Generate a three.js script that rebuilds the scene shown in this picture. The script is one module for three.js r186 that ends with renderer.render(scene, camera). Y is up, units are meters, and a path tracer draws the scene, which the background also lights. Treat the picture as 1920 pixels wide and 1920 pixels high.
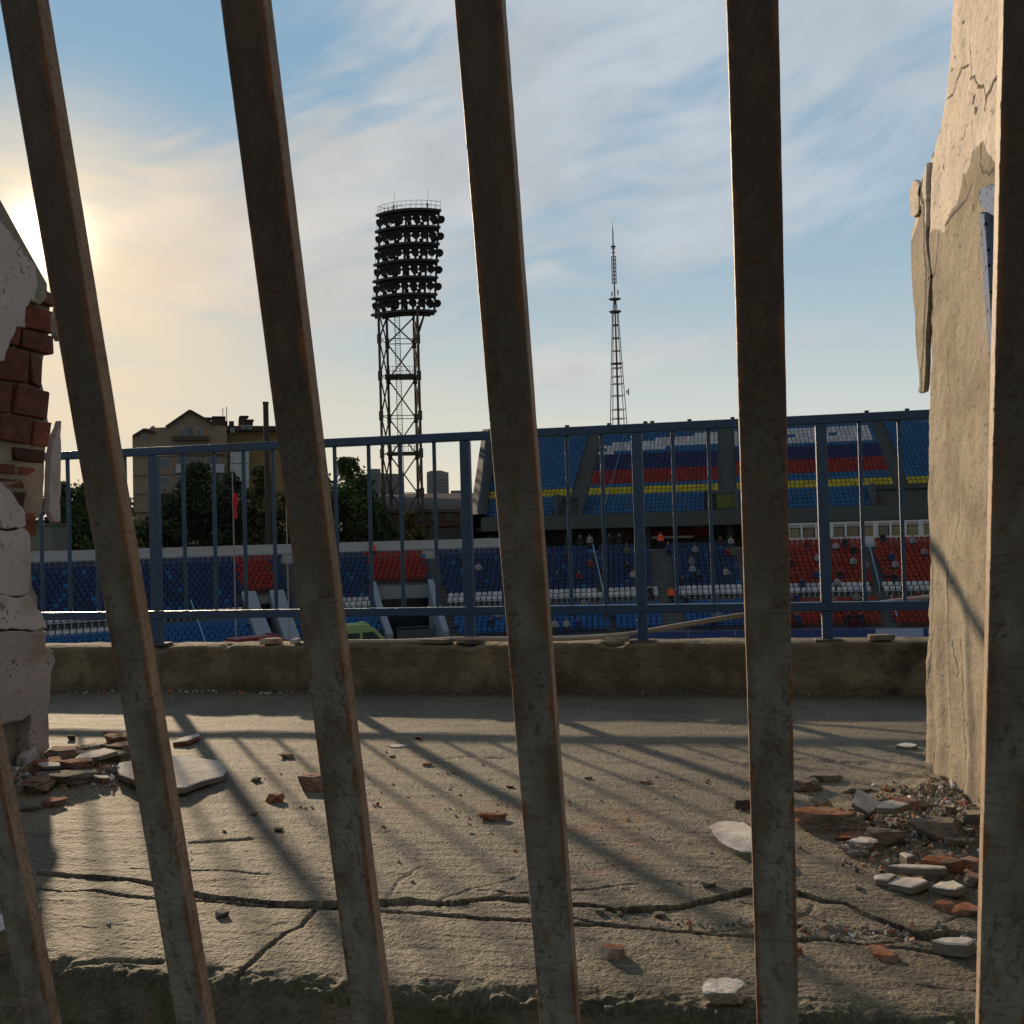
import * as THREE from 'three';
import { mergeGeometries, mergeVertices, toCreasedNormals } from 'three/addons/utils/BufferGeometryUtils.js';
import { RoundedBoxGeometry } from 'three/addons/geometries/RoundedBoxGeometry.js';
import { MarchingCubes } from 'three/addons/objects/MarchingCubes.js';

// ------------------------------------------------------------------ camera, sky, sun, exposure
// World: x along the walkway railing, -z across the stadium, floor of the walkway at y = 0.
const scene = new THREE.Scene();
const R = Math.PI / 180, EYE = 0.85, F = 1968;
const camera = new THREE.PerspectiveCamera(2 * Math.atan(960 / F) / R, 1, 0.05, 9000);
camera.position.set(0, EYE, 0);
camera.rotation.set(1.16 * R, 11.8 * R, -1.6 * R, 'YXZ');
camera.updateMatrixWorld(true);
const renderer = new THREE.WebGLRenderer({ antialias: true });
renderer.setSize(1024, 1024);
renderer.toneMapping = THREE.LinearToneMapping;
renderer.toneMappingExposure = 1.0;
renderer.shadowMap.enabled = true;

// surveying helpers: the sight line of a photograph pixel (1920 px frame) cut with a real plane of the place
const V = (x, y, z) => new THREE.Vector3(x, y, z);
const ray = (px, py) => V((px - 960) / F, (960 - py) / F, -1).applyQuaternion(camera.quaternion).normalize();
const hit = (px, py, t) => ray(px, py).multiplyScalar(t).add(camera.position);
const onY = (px, py, y = 0) => { const d = ray(px, py); return hit(px, py, (y - EYE) / d.y); };
const onQ = (px, py, q) => { const d = ray(px, py); return hit(px, py, -q / d.z); };          // plane z = -q
const onX = (px, py, x) => { const d = ray(px, py); return hit(px, py, x / d.x); };
const azTan = (px, py = 1000) => { const d = ray(px, py); return d.x / -d.z; };

const SUN = ray(84, 448);
const sun = new THREE.DirectionalLight(new THREE.Color(1, 0.77, 0.51), 4.8);
sun.name = 'sun';
sun.position.copy(SUN).multiplyScalar(60);
sun.castShadow = true;
sun.shadow.radius = 2.0;                       // the disc is widened by thin cloud
sun.shadow.mapSize.set(4096, 4096);
Object.assign(sun.shadow.camera, { left: -14, right: 14, top: 14, bottom: -14, near: 1, far: 140 });
scene.add(sun, sun.target);

// ------------------------------------------------------------------ noise
function rng(seed) { let a = seed >>> 0; return () => { a = (a + 0x6D2B79F5) | 0; let t = Math.imul(a ^ (a >>> 15), 1 | a); t = (t + Math.imul(t ^ (t >>> 7), 61 | t)) ^ t; return ((t ^ (t >>> 14)) >>> 0) / 4294967296; }; }
const hash = (x, y, z) => { let h = Math.imul(x, 374761393) ^ Math.imul(y, 668265263) ^ Math.imul(z, 2147483647 - 1640531527); h = Math.imul(h ^ (h >>> 13), 1274126177); h ^= h >>> 16; return (h >>> 0) / 4294967296; };
const sm = (t) => t * t * (3 - 2 * t);
const clamp = (x, a = 0, b = 1) => (x < a ? a : x > b ? b : x);
const step = (a, b, x) => sm(clamp((x - a) / (b - a)));
const mix = (a, b, t) => a + (b - a) * t;
const mod = (a, n) => ((a % n) + n) % n;
function n2(x, y, s = 0, px = 0, py = px) {          // value noise 0..1, periodic if px is given
  const xi = Math.floor(x), yi = Math.floor(y), u = sm(x - xi), v = sm(y - yi);
  const x0 = px ? mod(xi, px) : xi, x1 = px ? mod(xi + 1, px) : xi + 1, y0 = px ? mod(yi, py) : yi, y1 = px ? mod(yi + 1, py) : yi + 1;
  return mix(mix(hash(x0, y0, s), hash(x1, y0, s), u), mix(hash(x0, y1, s), hash(x1, y1, s), u), v);
}
function fbm(x, y, oct, s = 0, px = 0, py = px) { let a = 0.5, r = 0, t = 0; for (let i = 0; i < oct; i++) { r += a * n2(x, y, s + i * 17, px, py); t += a; a *= 0.5; x *= 2; y *= 2; px *= 2; py *= 2; } return r / t; }
function n3(x, y, z, s = 0) {
  const zi = Math.floor(z), w = sm(z - zi);
  return mix(n2(x, y, s + zi * 131), n2(x, y, s + (zi + 1) * 131), w);
}
const fb3 = (x, y, z, oct, s = 0) => { let a = 0.5, r = 0, t = 0; for (let i = 0; i < oct; i++) { r += a * n3(x, y, z, s + i * 7); t += a; a *= 0.5; x *= 2; y *= 2; z *= 2; } return r / t; };

// ------------------------------------------------------------------ sky (air and clouds only), by azimuth from -z and elevation, in degrees
{
  const W = 3072, H = 1536, data = new Float32Array(W * H * 4);
  const blobs = [[-22.5, 17.6, 12, 4.0, 1.0], [-6.5, 23.5, 14, 7, 0.95], [4, 24, 13, 8.5, 1.05], [-9, 9.0, 9, 1.8, 0.85], [-31, 14, 9, 3, 0.75], [-20, 12.5, 9, 2.2, 0.55], [-2, 16, 7, 2.0, 0.7], [4, 10, 6, 1.4, 0.4], [-14, 31, 8, 4, 0.6]];
  const put = (c, r, g, b, k) => { c[0] += (r - c[0]) * k; c[1] += (g - c[1]) * k; c[2] += (b - c[2]) * k; };
  const c = [0, 0, 0];
  for (let j = H / 2 - 4; j < H; j++) {
    const el = ((j + 0.5) / H - 0.5) * 180, elr = el * R;
    for (let i = 0; i < W; i++) {
      const az3 = ((i + 0.5) / W - 0.5) * 2 * Math.PI;                         // atan2(z, x)
      const dx = Math.cos(elr) * Math.cos(az3), dz = Math.cos(elr) * Math.sin(az3), dy = Math.sin(elr);
      const az = Math.atan2(dx, -dz) / R, g = Math.acos(clamp(dx * SUN.x + dy * SUN.y + dz * SUN.z, -1, 1)) / R;
      const near = Math.exp(-g / 14), e = Math.max(el, 0);
      const streak = 0.45 + 1.0 * fbm(az / 9 + 3, el / 0.95 + 0.12 * az, 5, 91);
      // clear air
      const zen = mix(1, 0.62, step(26, 75, el)); c[0] = 0.215 * zen; c[1] = 0.375 * zen; c[2] = 0.540 * zen;
      put(c, 0.40, 0.375, 0.355, 0.85 * step(55, 110, g));                        // the warm haze of the evening opposite the sun
      put(c, 0.375, 0.575, 0.68, Math.exp(-e / 13) * 0.98);
      put(c, 0.78, 0.765, 0.66, Math.exp(-((e / 9.5) ** 1.6)) * 0.95);
      put(c, 0.93, 0.725, 0.47, Math.exp(-((e / 10) ** 2)) * Math.min(0.92, 1.35 * Math.exp(-g / 19)) * Math.min(1, streak));
      put(c, 0.86, 0.69, 0.48, step(16, 4, g + 0.7 * Math.max(0, el - 15)) * 0.75 * Math.min(1, streak));
      // clouds
      const wx = az + 5 * (fbm(az / 14, el / 9, 3, 5) - 0.5), wy = el + 3.2 * (fbm(az / 10 + 7, el / 7, 3, 9) - 0.5);
      let cov = 0.12 * step(2, 8, el);
      for (const [ba, be, sa, se, k] of blobs) { const q = ((az - ba) / sa) ** 2 + ((el - be) / se) ** 2; if (q < 6) cov += k * Math.exp(-q); }
      const outside = step(24, 50, Math.abs(az + 12)) + step(29, 40, el);
      cov = Math.min(1, cov + 0.42 * clamp(outside));
      const sx = wx * 0.94 + wy * 0.5, sy = wy * 0.94 - wx * 0.30;
      const tex = 0.40 * fbm(sx / 8, sy / 2.0, 6, 21) + 0.30 * fbm(wx / 5 + 40, wy / 2.6, 6, 33) + 0.30 * fbm(sx / 3.4, sy / 0.55, 5, 57);
      const dens = step(0.44, 0.02, tex - 0.62 * cov + 0.22) * step(-0.5, 3, el) * Math.min(1, cov * 1.5);
      const lit = 0.92 + 0.34 * (fbm(sx / 5, sy / 2, 4, 51) - 0.5);
      const warm = clamp(near * 1.55 + 0.4 * Math.exp(-((e / 8) ** 2)));
      put(c, mix(0.58, 0.87, warm) * lit, mix(0.645, 0.725, warm) * lit, mix(0.72, 0.56, warm) * lit, dens * 0.74);
      // the sun's own aureole behind thin cloud
      const soft = 0.75 + 0.5 * fbm(az / 4, el / 2, 3, 77);
      const a1 = 2.6 * Math.exp(-((g / 1.45) ** 2)), a2 = 0.46 * Math.exp(-g / 2.9) * soft, a3 = 0.05 * Math.exp(-g / 8);
      c[0] += a1 + a2 + a3; c[1] += a1 * 0.86 + a2 * 0.76 + a3 * 0.7; c[2] += a1 * 0.6 + a2 * 0.40 + a3 * 0.4;
      const dim = mix(0.56, 1, step(150, 35, g));
      const o = (j * W + i) * 4;
      data[o] = c[0] * dim; data[o + 1] = c[1] * dim; data[o + 2] = c[2] * dim; data[o + 3] = 1;
    }
  }
  for (let k = 0; k < (H / 2 - 4) * W; k++) { data[k * 4] = 0.13; data[k * 4 + 1] = 0.12; data[k * 4 + 2] = 0.11; data[k * 4 + 3] = 1; }
  const sky = new THREE.DataTexture(data, W, H, THREE.RGBAFormat, THREE.FloatType);
  sky.mapping = THREE.EquirectangularReflectionMapping;
  sky.magFilter = sky.minFilter = THREE.LinearFilter;
  sky.wrapS = THREE.RepeatWrapping;
  sky.needsUpdate = true;
  scene.background = sky;
  scene.environment = sky;
}

// ------------------------------------------------------------------ textures and materials
const toS = (v) => 255 * (v <= 0.0031308 ? 12.92 * v : 1.055 * Math.pow(v, 1 / 2.4) - 0.055);
function tex(w, h, fn, color = true) {       // fn(u, v) -> linear [r, g, b] or a height 0..1
  const d = new Uint8Array(w * h * 4);
  for (let j = 0; j < h; j++) for (let i = 0; i < w; i++) {
    const o = (j * w + i) * 4, p = fn((i + 0.5) / w, (j + 0.5) / h, i, j);
    if (color) { d[o] = clamp(toS(p[0]), 0, 255); d[o + 1] = clamp(toS(p[1]), 0, 255); d[o + 2] = clamp(toS(p[2]), 0, 255); } else d[o] = d[o + 1] = d[o + 2] = clamp(p * 255, 0, 255);
    d[o + 3] = 255;
  }
  const t = new THREE.DataTexture(d, w, h);
  t.wrapS = t.wrapT = THREE.RepeatWrapping;
  t.magFilter = THREE.LinearFilter; t.minFilter = THREE.LinearMipmapLinearFilter; t.generateMipmaps = true;
  if (color) t.colorSpace = THREE.SRGBColorSpace;
  t.needsUpdate = true;
  return t;
}
const mat = (o) => new THREE.MeshStandardMaterial({ roughness: 0.9, side: THREE.DoubleSide, ...o });
const lin = (r, g, b) => new THREE.Color().setRGB(r, g, b);
const rep = (t, sx, sy = sx) => { const c = t.clone(); c.repeat.set(1 / sx, 1 / sy); c.needsUpdate = true; return c; };

// grit and trowel lines of the walkway's concrete; one tile is 1.3 m
const gritH = (u, v) => {
  const lines = fbm(u * 5, v * 70, 3, 3, 5, 70), fine = fbm(u * 240, v * 240, 3, 8, 240), mid = fbm(u * 34, v * 34, 3, 4, 34);
  const pit = step(0.80, 0.92, n2(u * 90, v * 190, 12, 90, 190)) * 0.5, streak = step(0.70, 0.80, fbm(u * 9, v * 60, 2, 44, 9, 60));
  return 0.28 + 0.50 * fine + 0.14 * mid + 0.16 * lines - pit * 0.35 - 0.16 * streak;
};
const concreteMap = tex(1536, 1536, (u, v) => {
  const k = 0.66 + 0.34 * fbm(u * 4, v * 4, 6, 1, 4) + 1.25 * (fbm(u * 240, v * 240, 2, 8, 240) - 0.5), s = n2(u * 230, v * 230, 6, 230), w = fbm(u * 3, v * 3, 3, 71, 3);
  const q = k * (s > 0.93 ? 1.8 : s < 0.10 ? 0.5 : 1) * (1 - 0.25 * step(0.70, 0.80, fbm(u * 9, v * 60, 2, 44, 9, 60)));
  return [0.158 * q * (0.97 + 0.08 * w), 0.127 * q, 0.084 * q * (1.06 - 0.14 * w)];
});
const concreteBump = tex(1536, 1536, gritH, false);
// rough, dirty concrete with moss streaks (low wall, step face); one tile is 2.4 m by 0.9 m
const dirtyMap = tex(1024, 512, (u, v) => {
  const k = 0.62 + 0.55 * fbm(u * 8, v * 4, 6, 2, 8, 4), g = step(0.50, 0.72, fbm(u * 10, v * 3, 5, 61, 10, 3)), d = step(0.46, 0.62, fbm(u * 22, v * 5, 4, 31, 22, 5));
  const s = n2(u * 300, v * 150, 5, 300, 150);
  const q = k * (1 - 0.26 * d) * (s > 0.94 ? 1.4 : 1);
  return [mix(0.205, 0.160, g) * q, mix(0.170, 0.137, g) * q, mix(0.128, 0.098, g) * q];
});
const roughBump = tex(1024, 1024, (u, v) => 0.15 + 0.35 * fbm(u * 6, v * 6, 4, 15, 6) + 0.5 * fbm(u * 64, v * 64, 4, 25, 64), false);
const plasterMap = tex(1024, 1024, (u, v) => {
  const k = 0.62 + 0.26 * fbm(u * 5, v * 5, 6, 41, 5), dirt = step(0.52, 0.78, fbm(u * 7, v * 7, 5, 91, 7)), spot = step(0.76, 0.83, n2(u * 60, v * 60, 14, 60)) * step(0.5, 0.7, fbm(u * 6, v * 6, 2, 95, 6));
  const q = k * (1 - 0.18 * dirt) * (1 - 0.55 * spot);
  return [0.60 * q, mix(0.52, 0.48, dirt) * q, mix(0.50, 0.42, dirt) * q];
});
const mortarMap = tex(512, 512, (u, v) => { const k = 0.6 + 0.7 * fbm(u * 9, v * 9, 6, 45, 9); return [0.26 * k, 0.225 * k, 0.18 * k]; });
const brickMap = tex(512, 512, (u, v) => { const k = 0.55 + 0.75 * fbm(u * 7, v * 7, 6, 47, 7), m = step(0.55, 0.75, fbm(u * 5, v * 5, 4, 48, 5)); return [mix(0.30, 0.36, m) * k, mix(0.085, 0.13, m) * k, mix(0.045, 0.08, m) * k]; });

const M = {
  floor: mat({ map: rep(concreteMap, 1.3), bumpMap: rep(concreteBump, 1.3), bumpScale: 0.005, vertexColors: true, roughness: 0.8 }),
  edge: mat({ map: rep(dirtyMap, 1.2, 0.45), bumpMap: rep(roughBump, 0.6), bumpScale: 0.012, vertexColors: true, roughness: 1 }),
  wall: mat({ map: rep(dirtyMap, 2.4, 0.9), bumpMap: rep(roughBump, 0.8), bumpScale: 0.012, vertexColors: true, roughness: 0.95 }),
  plaster: mat({ map: rep(plasterMap, 0.9), bumpMap: rep(roughBump, 0.5), bumpScale: 0.004 }),
  oldPlaster: mat({ map: rep(plasterMap, 0.6), bumpMap: rep(roughBump, 0.35), bumpScale: 0.012, color: lin(0.82, 0.78, 0.74) }),
  mortar: mat({ map: rep(mortarMap, 0.6), bumpMap: rep(roughBump, 0.4), bumpScale: 0.014 }),
  chunk: mat({ vertexColors: true, bumpMap: rep(roughBump, 0.10), bumpScale: 0.009, map: rep(mortarMap, 0.18), roughness: 0.95 }),
  blue: mat({ color: lin(0.0135, 0.057, 0.135), roughness: 0.38, map: rep(tex(256, 256, (u, v) => { const k = 0.7 + 0.5 * fbm(u * 6, v * 6, 5, 3, 6), s = step(0.66, 0.72, fbm(u * 16, v * 16, 4, 8, 16)), w = step(0.72, 0.78, fbm(u * 10, v * 10, 4, 18, 10)); return [mix(mix(k, 1.0, w * 0.4), 2.6, s), mix(mix(k, 1.0, w * 0.4), 0.42, s), mix(mix(k, 1, w * 0.4), 0.10, s)]; }), 0.35), bumpMap: rep(roughBump, 0.25), bumpScale: 0.0015 }),
  concreteFar: mat({ color: lin(0.11, 0.115, 0.12), map: rep(tex(256, 256, (u, v) => { const k = 0.6 + 0.6 * fbm(u * 5, v * 5, 5, 66, 5); return [k, k, k]; }), 9) }),
  whiteFar: mat({ color: lin(0.56, 0.57, 0.58) }),
  steelDark: mat({ color: lin(0.028, 0.030, 0.032), roughness: 0.7 }),
  steelWarm: mat({ color: lin(0.075, 0.058, 0.047), roughness: 0.8 }),
  glassDark: mat({ color: lin(0.03, 0.04, 0.05), roughness: 0.15 }),
};

// ------------------------------------------------------------------ builders
const used = {};
function numbered(name) { const k = used[name] = (used[name] ?? -1) + 1; return k ? name + '_' + String(k).padStart(3, '0') : name; }
function shade(o) { o.castShadow = o.receiveShadow = true; return o; }
function part(name, geo, m, parent) { const o = shade(new THREE.Mesh(Array.isArray(geo) ? join(geo) : geo, m)); o.name = name; parent.add(o); return o; }
function thing(name, label, category, pos = [0, 0, 0], group) {
  const o = new THREE.Group(); o.name = numbered(name); o.position.set(...pos); o.userData = { label, category }; if (group) o.userData.group = group; scene.add(o); return o;
}
function solo(name, geo, m, label, category, group) {
  const o = shade(new THREE.Mesh(Array.isArray(geo) ? join(geo) : geo, m)); o.name = numbered(name); o.userData = { label, category }; if (group) o.userData.group = group; scene.add(o); return o;
}
function struct(name, geo, m) { const o = shade(new THREE.Mesh(geo, m)); o.name = numbered(name); o.userData.kind = 'structure'; scene.add(o); return o; }
function clean(g) { g = g.index ? g.toNonIndexed() : g; for (const k of Object.keys(g.attributes)) if (!['position', 'normal', 'uv', 'color'].includes(k)) g.deleteAttribute(k); return g; }
function join(list) { const gs = list.map(clean), c = gs.some((g) => g.attributes.color); if (c) for (const g of gs) if (!g.attributes.color) paint(g, () => [1, 1, 1]); return mergeGeometries(gs); }
function paint(g, fn) { const p = g.attributes.position, n = g.attributes.normal, a = new Float32Array(p.count * 3); for (let i = 0; i < p.count; i++) { const c = fn(p.getX(i), p.getY(i), p.getZ(i), n ? n.getY(i) : 0, n ? n.getX(i) : 0, n ? n.getZ(i) : 0); a.set(c, i * 3); } g.setAttribute('color', new THREE.BufferAttribute(a, 3)); return g; }
function box(w, h, d, x = 0, y = 0, z = 0, ry = 0) { const g = new THREE.BoxGeometry(w, h, d); boxUV(g); if (ry) g.rotateY(ry); return g.translate(x, y, z); }
function boxUV(g) { const p = g.attributes.position, n = g.attributes.normal, u = g.attributes.uv; for (let i = 0; i < p.count; i++) { const ax = Math.abs(n.getX(i)), ay = Math.abs(n.getY(i)); if (ax > 0.5) u.setXY(i, p.getZ(i), p.getY(i)); else if (ay > 0.5) u.setXY(i, p.getX(i), p.getZ(i)); else u.setXY(i, p.getX(i), p.getY(i)); } return g; }
function beam(a, b, w, d = w) {              // a square bar from a to b
  const A = V(...a), B = V(...b), L = A.distanceTo(B), g = new THREE.BoxGeometry(w, L, d);
  g.applyQuaternion(new THREE.Quaternion().setFromUnitVectors(V(0, 1, 0), B.clone().sub(A).normalize()));
  return g.translate((A.x + B.x) / 2, (A.y + B.y) / 2, (A.z + B.z) / 2);
}
function extr(pts, depth, bevel = 0) {       // outline [[x, y], ...] pushed along +z
  const s = new THREE.Shape(pts.map((p) => new THREE.Vector2(p[0], p[1])));
  return new THREE.ExtrudeGeometry(s, { depth, bevelEnabled: bevel > 0, bevelSize: bevel, bevelThickness: bevel, bevelOffset: -bevel, bevelSegments: 1 });
}
function jag(pts, stepLen, amp, seed, keep = () => false) {  // a broken-looking outline
  const r = rng(seed), out = [];
  for (let i = 0; i < pts.length; i++) {
    const a = pts[i], b = pts[(i + 1) % pts.length], L = Math.hypot(b[0] - a[0], b[1] - a[1]), n = keep(a, b) ? 1 : Math.max(1, Math.round(L / stepLen));
    for (let k = 0; k < n; k++) { const t = k / n, w = k && n > 1 ? amp : 0, nx = -(b[1] - a[1]) / L, ny = (b[0] - a[0]) / L, q = (r() - 0.5) * 2 * w; out.push([mix(a[0], b[0], t) + nx * q, mix(a[1], b[1], t) + ny * q]); }
  }
  return out;
}
const alongX = new THREE.Matrix4().makeBasis(V(0, 0, -1), V(0, 1, 0), V(1, 0, 0));   // (q, height, thickness) -> world, thickness towards +x
// ------------------------------------------------------------------ walkway: cracked concrete slabs, each slab a mesh of its own
const px2xq = (list) => list.map(([a, b]) => { const p = onY(a, b); return [p.x, -p.z]; });
const crackA = px2xq([[75, 1638], [133, 1643], [195, 1646], [244, 1651], [297, 1662], [384, 1683], [436, 1688], [523, 1698], [640, 1700], [724, 1697], [770, 1694], [820, 1701], [865, 1698], [919, 1688], [993, 1691], [1078, 1701], [1113, 1703], [1152, 1710], [1190, 1708], [1280, 1704], [1332, 1690], [1406, 1670], [1495, 1674], [1545, 1691], [1587, 1695], [1604, 1704], [1640, 1722], [1681, 1738], [1727, 1756], [1796, 1752]]);
const crackB = px2xq([[70, 1664], [115, 1669], [175, 1669], [227, 1677], [300, 1684], [384, 1688], [436, 1693], [523, 1702], [640, 1705], [724, 1710], [805, 1714], [862, 1719], [933, 1723], [997, 1726], [1078, 1732], [1131, 1732], [1202, 1739], [1280, 1746], [1350, 1752], [1409, 1754], [1496, 1759], [1559, 1758], [1622, 1768], [1699, 1773], [1751, 1780], [1800, 1790]]);
const jointC = px2xq([[592, 1706], [565, 1735], [534, 1749], [488, 1787], [450, 1822], [420, 1862]]);
const lineAt = (l, x) => { if (x <= l[0][0]) return l[0][1]; for (let i = 1; i < l.length; i++) if (x < l[i][0]) return mix(l[i - 1][1], l[i][1], (x - l[i - 1][0]) / (l[i][0] - l[i - 1][0])); return l[l.length - 1][1]; };
const jointX = (q) => { for (let i = 1; i < jointC.length; i++) { const a = jointC[i - 1], b = jointC[i]; if (q <= a[1] && q >= b[1]) return mix(a[0], b[0], (q - a[1]) / (b[1] - a[1])); } return q > jointC[0][1] ? jointC[0][0] : jointC[5][0]; };
const distTo = (l, x, q) => { let m = 9; for (let i = 1; i < l.length; i++) { const ax = l[i - 1][0], aq = l[i - 1][1], bx = l[i][0] - ax, bq = l[i][1] - aq; if (Math.abs(q - aq) > 0.15 + Math.abs(bq) || x < Math.min(ax, ax + bx) - 0.12 || x > Math.max(ax, ax + bx) + 0.12) continue; const t = clamp(((x - ax) * bx + (q - aq) * bq) / (bx * bx + bq * bq)); m = Math.min(m, Math.hypot(x - ax - t * bx, q - aq - t * bq)); } return m; };
const PIERR = 0.645, PIERL = -2.68;
const edgeQ = (x) => 1.893 + 0.030 * (fbm(x * 5, 1.5, 4, 300) - 0.5) + 0.016 * (fbm(x * 24, 4.5, 3, 301) - 0.5);
const pileR = onY(1760, 1590), pileL = onY(110, 1465);
const g2 = (x, q, cx, cq, sx, sq) => Math.exp(-(((x - cx) / sx) ** 2) - ((q - cq) / sq) ** 2);
function slabOf(x, q) { if (q > lineAt(crackA, x)) return 0; if (q > lineAt(crackB, x)) return 1; return x < jointX(q) ? 2 : 3; }
const cA2 = px2xq([[1270, 1570], [1330, 1573], [1400, 1578]]), scars = [[[1640, 1440], [1560, 1432], [1490, 1428]], [[955, 1425], [880, 1421], [815, 1428]], [[470, 1577], [360, 1583]], [[300, 1800], [200, 1797], [110, 1808]]].map(px2xq);
const branches = (() => {                          // fine cracks running off the long ones
  const r = rng(366), out = [];
  for (let k = 0; k < 8; k++) { const src = k % 2 ? crackA : crackB, i = 1 + Math.floor(r() * (src.length - 2)); let [x, q] = src[i], a = (r() < 0.75 ? 1 : -1) * (0.5 + 0.9 * r()) + (r() < 0.5 ? 0 : 1.6); const l = [[x, q]]; for (let m = 0; m < 5 + r() * 9; m++) { a += (r() - 0.5) * 0.9; x += Math.cos(a) * 0.045; q += Math.sin(a) * 0.028; l.push([x, q]); } out.push(l); }
  for (let k = 0; k < 3; k++) { let x = -1.6 + 2.0 * r(), q = 2.05 + 1.5 * r(), a = r() * 0.5 - 0.25; const l = [[x, q]]; for (let m = 0; m < 8; m++) { a += (r() - 0.5) * 0.7; x += Math.cos(a) * 0.05; q += Math.sin(a) * 0.03; l.push([x, q]); } out.push(l); }
  return out.map((l) => ({ l, x0: Math.min(...l.map((p) => p[0])) - 0.02, x1: Math.max(...l.map((p) => p[0])) + 0.02, q0: Math.min(...l.map((p) => p[1])) - 0.02, q1: Math.max(...l.map((p) => p[1])) + 0.02 }));
})();
function branchD(x, q) { let m = 9; for (const b of branches) if (x > b.x0 && x < b.x1 && q > b.q0 && q < b.q1) m = Math.min(m, distTo(b.l, x, q)); return m; }
function floorH(x, q) {
  const s = slabOf(x, q);
  let h = 0.014 * (fbm(x * 1.2, q * 1.6, 3, 310) - 0.5) + 0.005 * (fbm(x * 7, q * 11, 3, 320) - 0.5) + 0.004 * (fbm(x * 5, q * 34, 3, 325) - 0.5) + 0.0028 * (fbm(x * 85, q * 90, 2, 333) - 0.5);
  h += [0.006, 0.0, -0.002, -0.004][s];
  if (s === 1) h += 0.010 * (fbm(x * 9, q * 14, 3, 340) - 0.6);
  if (q < 2.95) {
    const w = 1.5 * step(0.12, 0.9, n2(x * 7, q * 3, 350)), jg = 0.004 * (fbm(x * 42, q * 42, 3, 355) - 0.5), dA = distTo(crackA, x, q) + jg, dB = distTo(crackB, x, q) + jg, dC = distTo(jointC, x, q) + jg;
    const wA = 0.0022 * w * (x < -0.75 ? 2.0 : 1), wB = 0.0014 * w;
    h -= 0.045 * step(wA + 0.0036, wA - 0.001, dA) + 0.032 * step(wB + 0.0034, wB - 0.001, dB) + 0.014 * step(0.0042, 0.0005, dC);
  }
  h -= 0.004 * step(0.005, 0.001, branchD(x, q));
  for (const sc of scars) { const d = distTo(sc, x, q); if (d < 0.1) h -= 0.010 * Math.exp(-((d / 0.008) ** 2)); }
  h += 0.050 * g2(x, q, 0.66, 3.25, 0.24, 0.55) * (0.5 + fbm(x * 14, q * 14, 4, 360)) + 0.035 * g2(x, q, pileL.x, -pileL.z, 0.42, 0.22) * (0.4 + fbm(x * 16, q * 16, 4, 361));
  h += 0.030 * g2(x, q, -2.9, 5.3, 0.9, 0.18) * fbm(x * 12, q * 12, 4, 362);
  const eq = edgeQ(x); h += 0.016 * (fbm(x * 48, q * 48, 3, 368) - 0.5) * step(0.10, 0.0, q - eq);
  h -= 0.022 * Math.exp(-Math.max(0, q - eq) / 0.012) + 0.02 * step(0.09, 0.0, q - eq) * step(0.45, 0.7, fbm(x * 16, q * 16, 4, 365));                 // worn front arris
  return h;
}
const stains = [[1165, 1545, 55, 9], [1100, 1562, 80, 6], [1180, 1612, 38, 16], [1200, 1590, 34, 8], [1120, 1640, 26, 6], [780, 1518, 60, 5], [700, 1522, 40, 6], [960, 1520, 60, 7], [1150, 1527, 60, 5]].map(([a, b, w, h]) => { const p = onY(a, b), q = onY(a + w, b), r = onY(a, b - h); return [p.x, -p.z, Math.abs(q.x - p.x), Math.abs(r.z - p.z)]; });
function floorColor(x, q) {
  const c = [1, 1, 1], put = (r, g, b, k) => { c[0] = mix(c[0], r, k); c[1] = mix(c[1], g, k); c[2] = mix(c[2], b, k); };
  const big = (0.66 + 0.68 * fbm(x * 1.3, q * 1.9, 6, 400)) * (1 - 0.22 * step(0.52, 0.66, fbm(x * 3.1, q * 4.2, 5, 402))); c[0] *= big; c[1] *= big; c[2] *= big;
  for (const [sx, sq, w, d] of stains) { const k = Math.exp(-(((x - sx) / w) ** 2) - ((q - sq) / d) ** 2) * step(0.36, 0.60, fbm(x * 26, q * 30, 4, 410)); put(1.45, 0.62, 0.46, 0.75 * k); }
  put(0.55, 0.56, 0.44, 0.45 * step(2.7, 2.0, q) * step(0.48, 0.66, fbm(x * 5, q * 7, 5, 404)));
  put(0.25, 0.21, 0.17, 0.65 * step(0.006, 0.001, branchD(x, q)));
  put(0.85, 0.74, 0.36, 0.75 * g2(x, q, 0.60, 3.10, 0.22, 0.36) * step(0.40, 0.62, fbm(x * 12, q * 12, 4, 420)));
  put(0.50, 0.50, 0.38, 0.60 * g2(x, q, 0.55, 2.75, 0.25, 0.3) * step(0.45, 0.6, fbm(x * 10, q * 10, 4, 422)));
  put(1.15, 0.55, 0.38, 0.65 * g2(x, q, pileL.x + 0.1, -pileL.z, 0.38, 0.15) * step(0.44, 0.6, fbm(x * 15, q * 15, 4, 423)));
  put(1.3, 0.58, 0.36, 0.60 * g2(x, q, 0.42, 3.12, 0.22, 0.10) * step(0.42, 0.58, fbm(x * 15, q * 15, 4, 424)));
  put(0.42, 0.36, 0.30, 0.85 * step(5.20, 5.42, q + 0.08 * (fbm(x * 6, 0.5, 3, 430) - 0.5)));
  put(0.34, 0.36, 0.22, 0.9 * step(0.13, 0.0, q - edgeQ(x) + 0.09 * (fbm(x * 7, q * 9, 4, 440) - 0.5)));
  put(0.14, 0.11, 0.08, 0.92 * step(0.0075, 0.003, distTo(crackA, x, q)));
  put(0.16, 0.12, 0.08, 0.92 * step(0.006, 0.002, distTo(crackB, x, q)));
  return c;
}
const walkway = new THREE.Group(); walkway.name = 'walkway'; walkway.userData = { kind: 'structure' }; scene.add(walkway);
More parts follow.
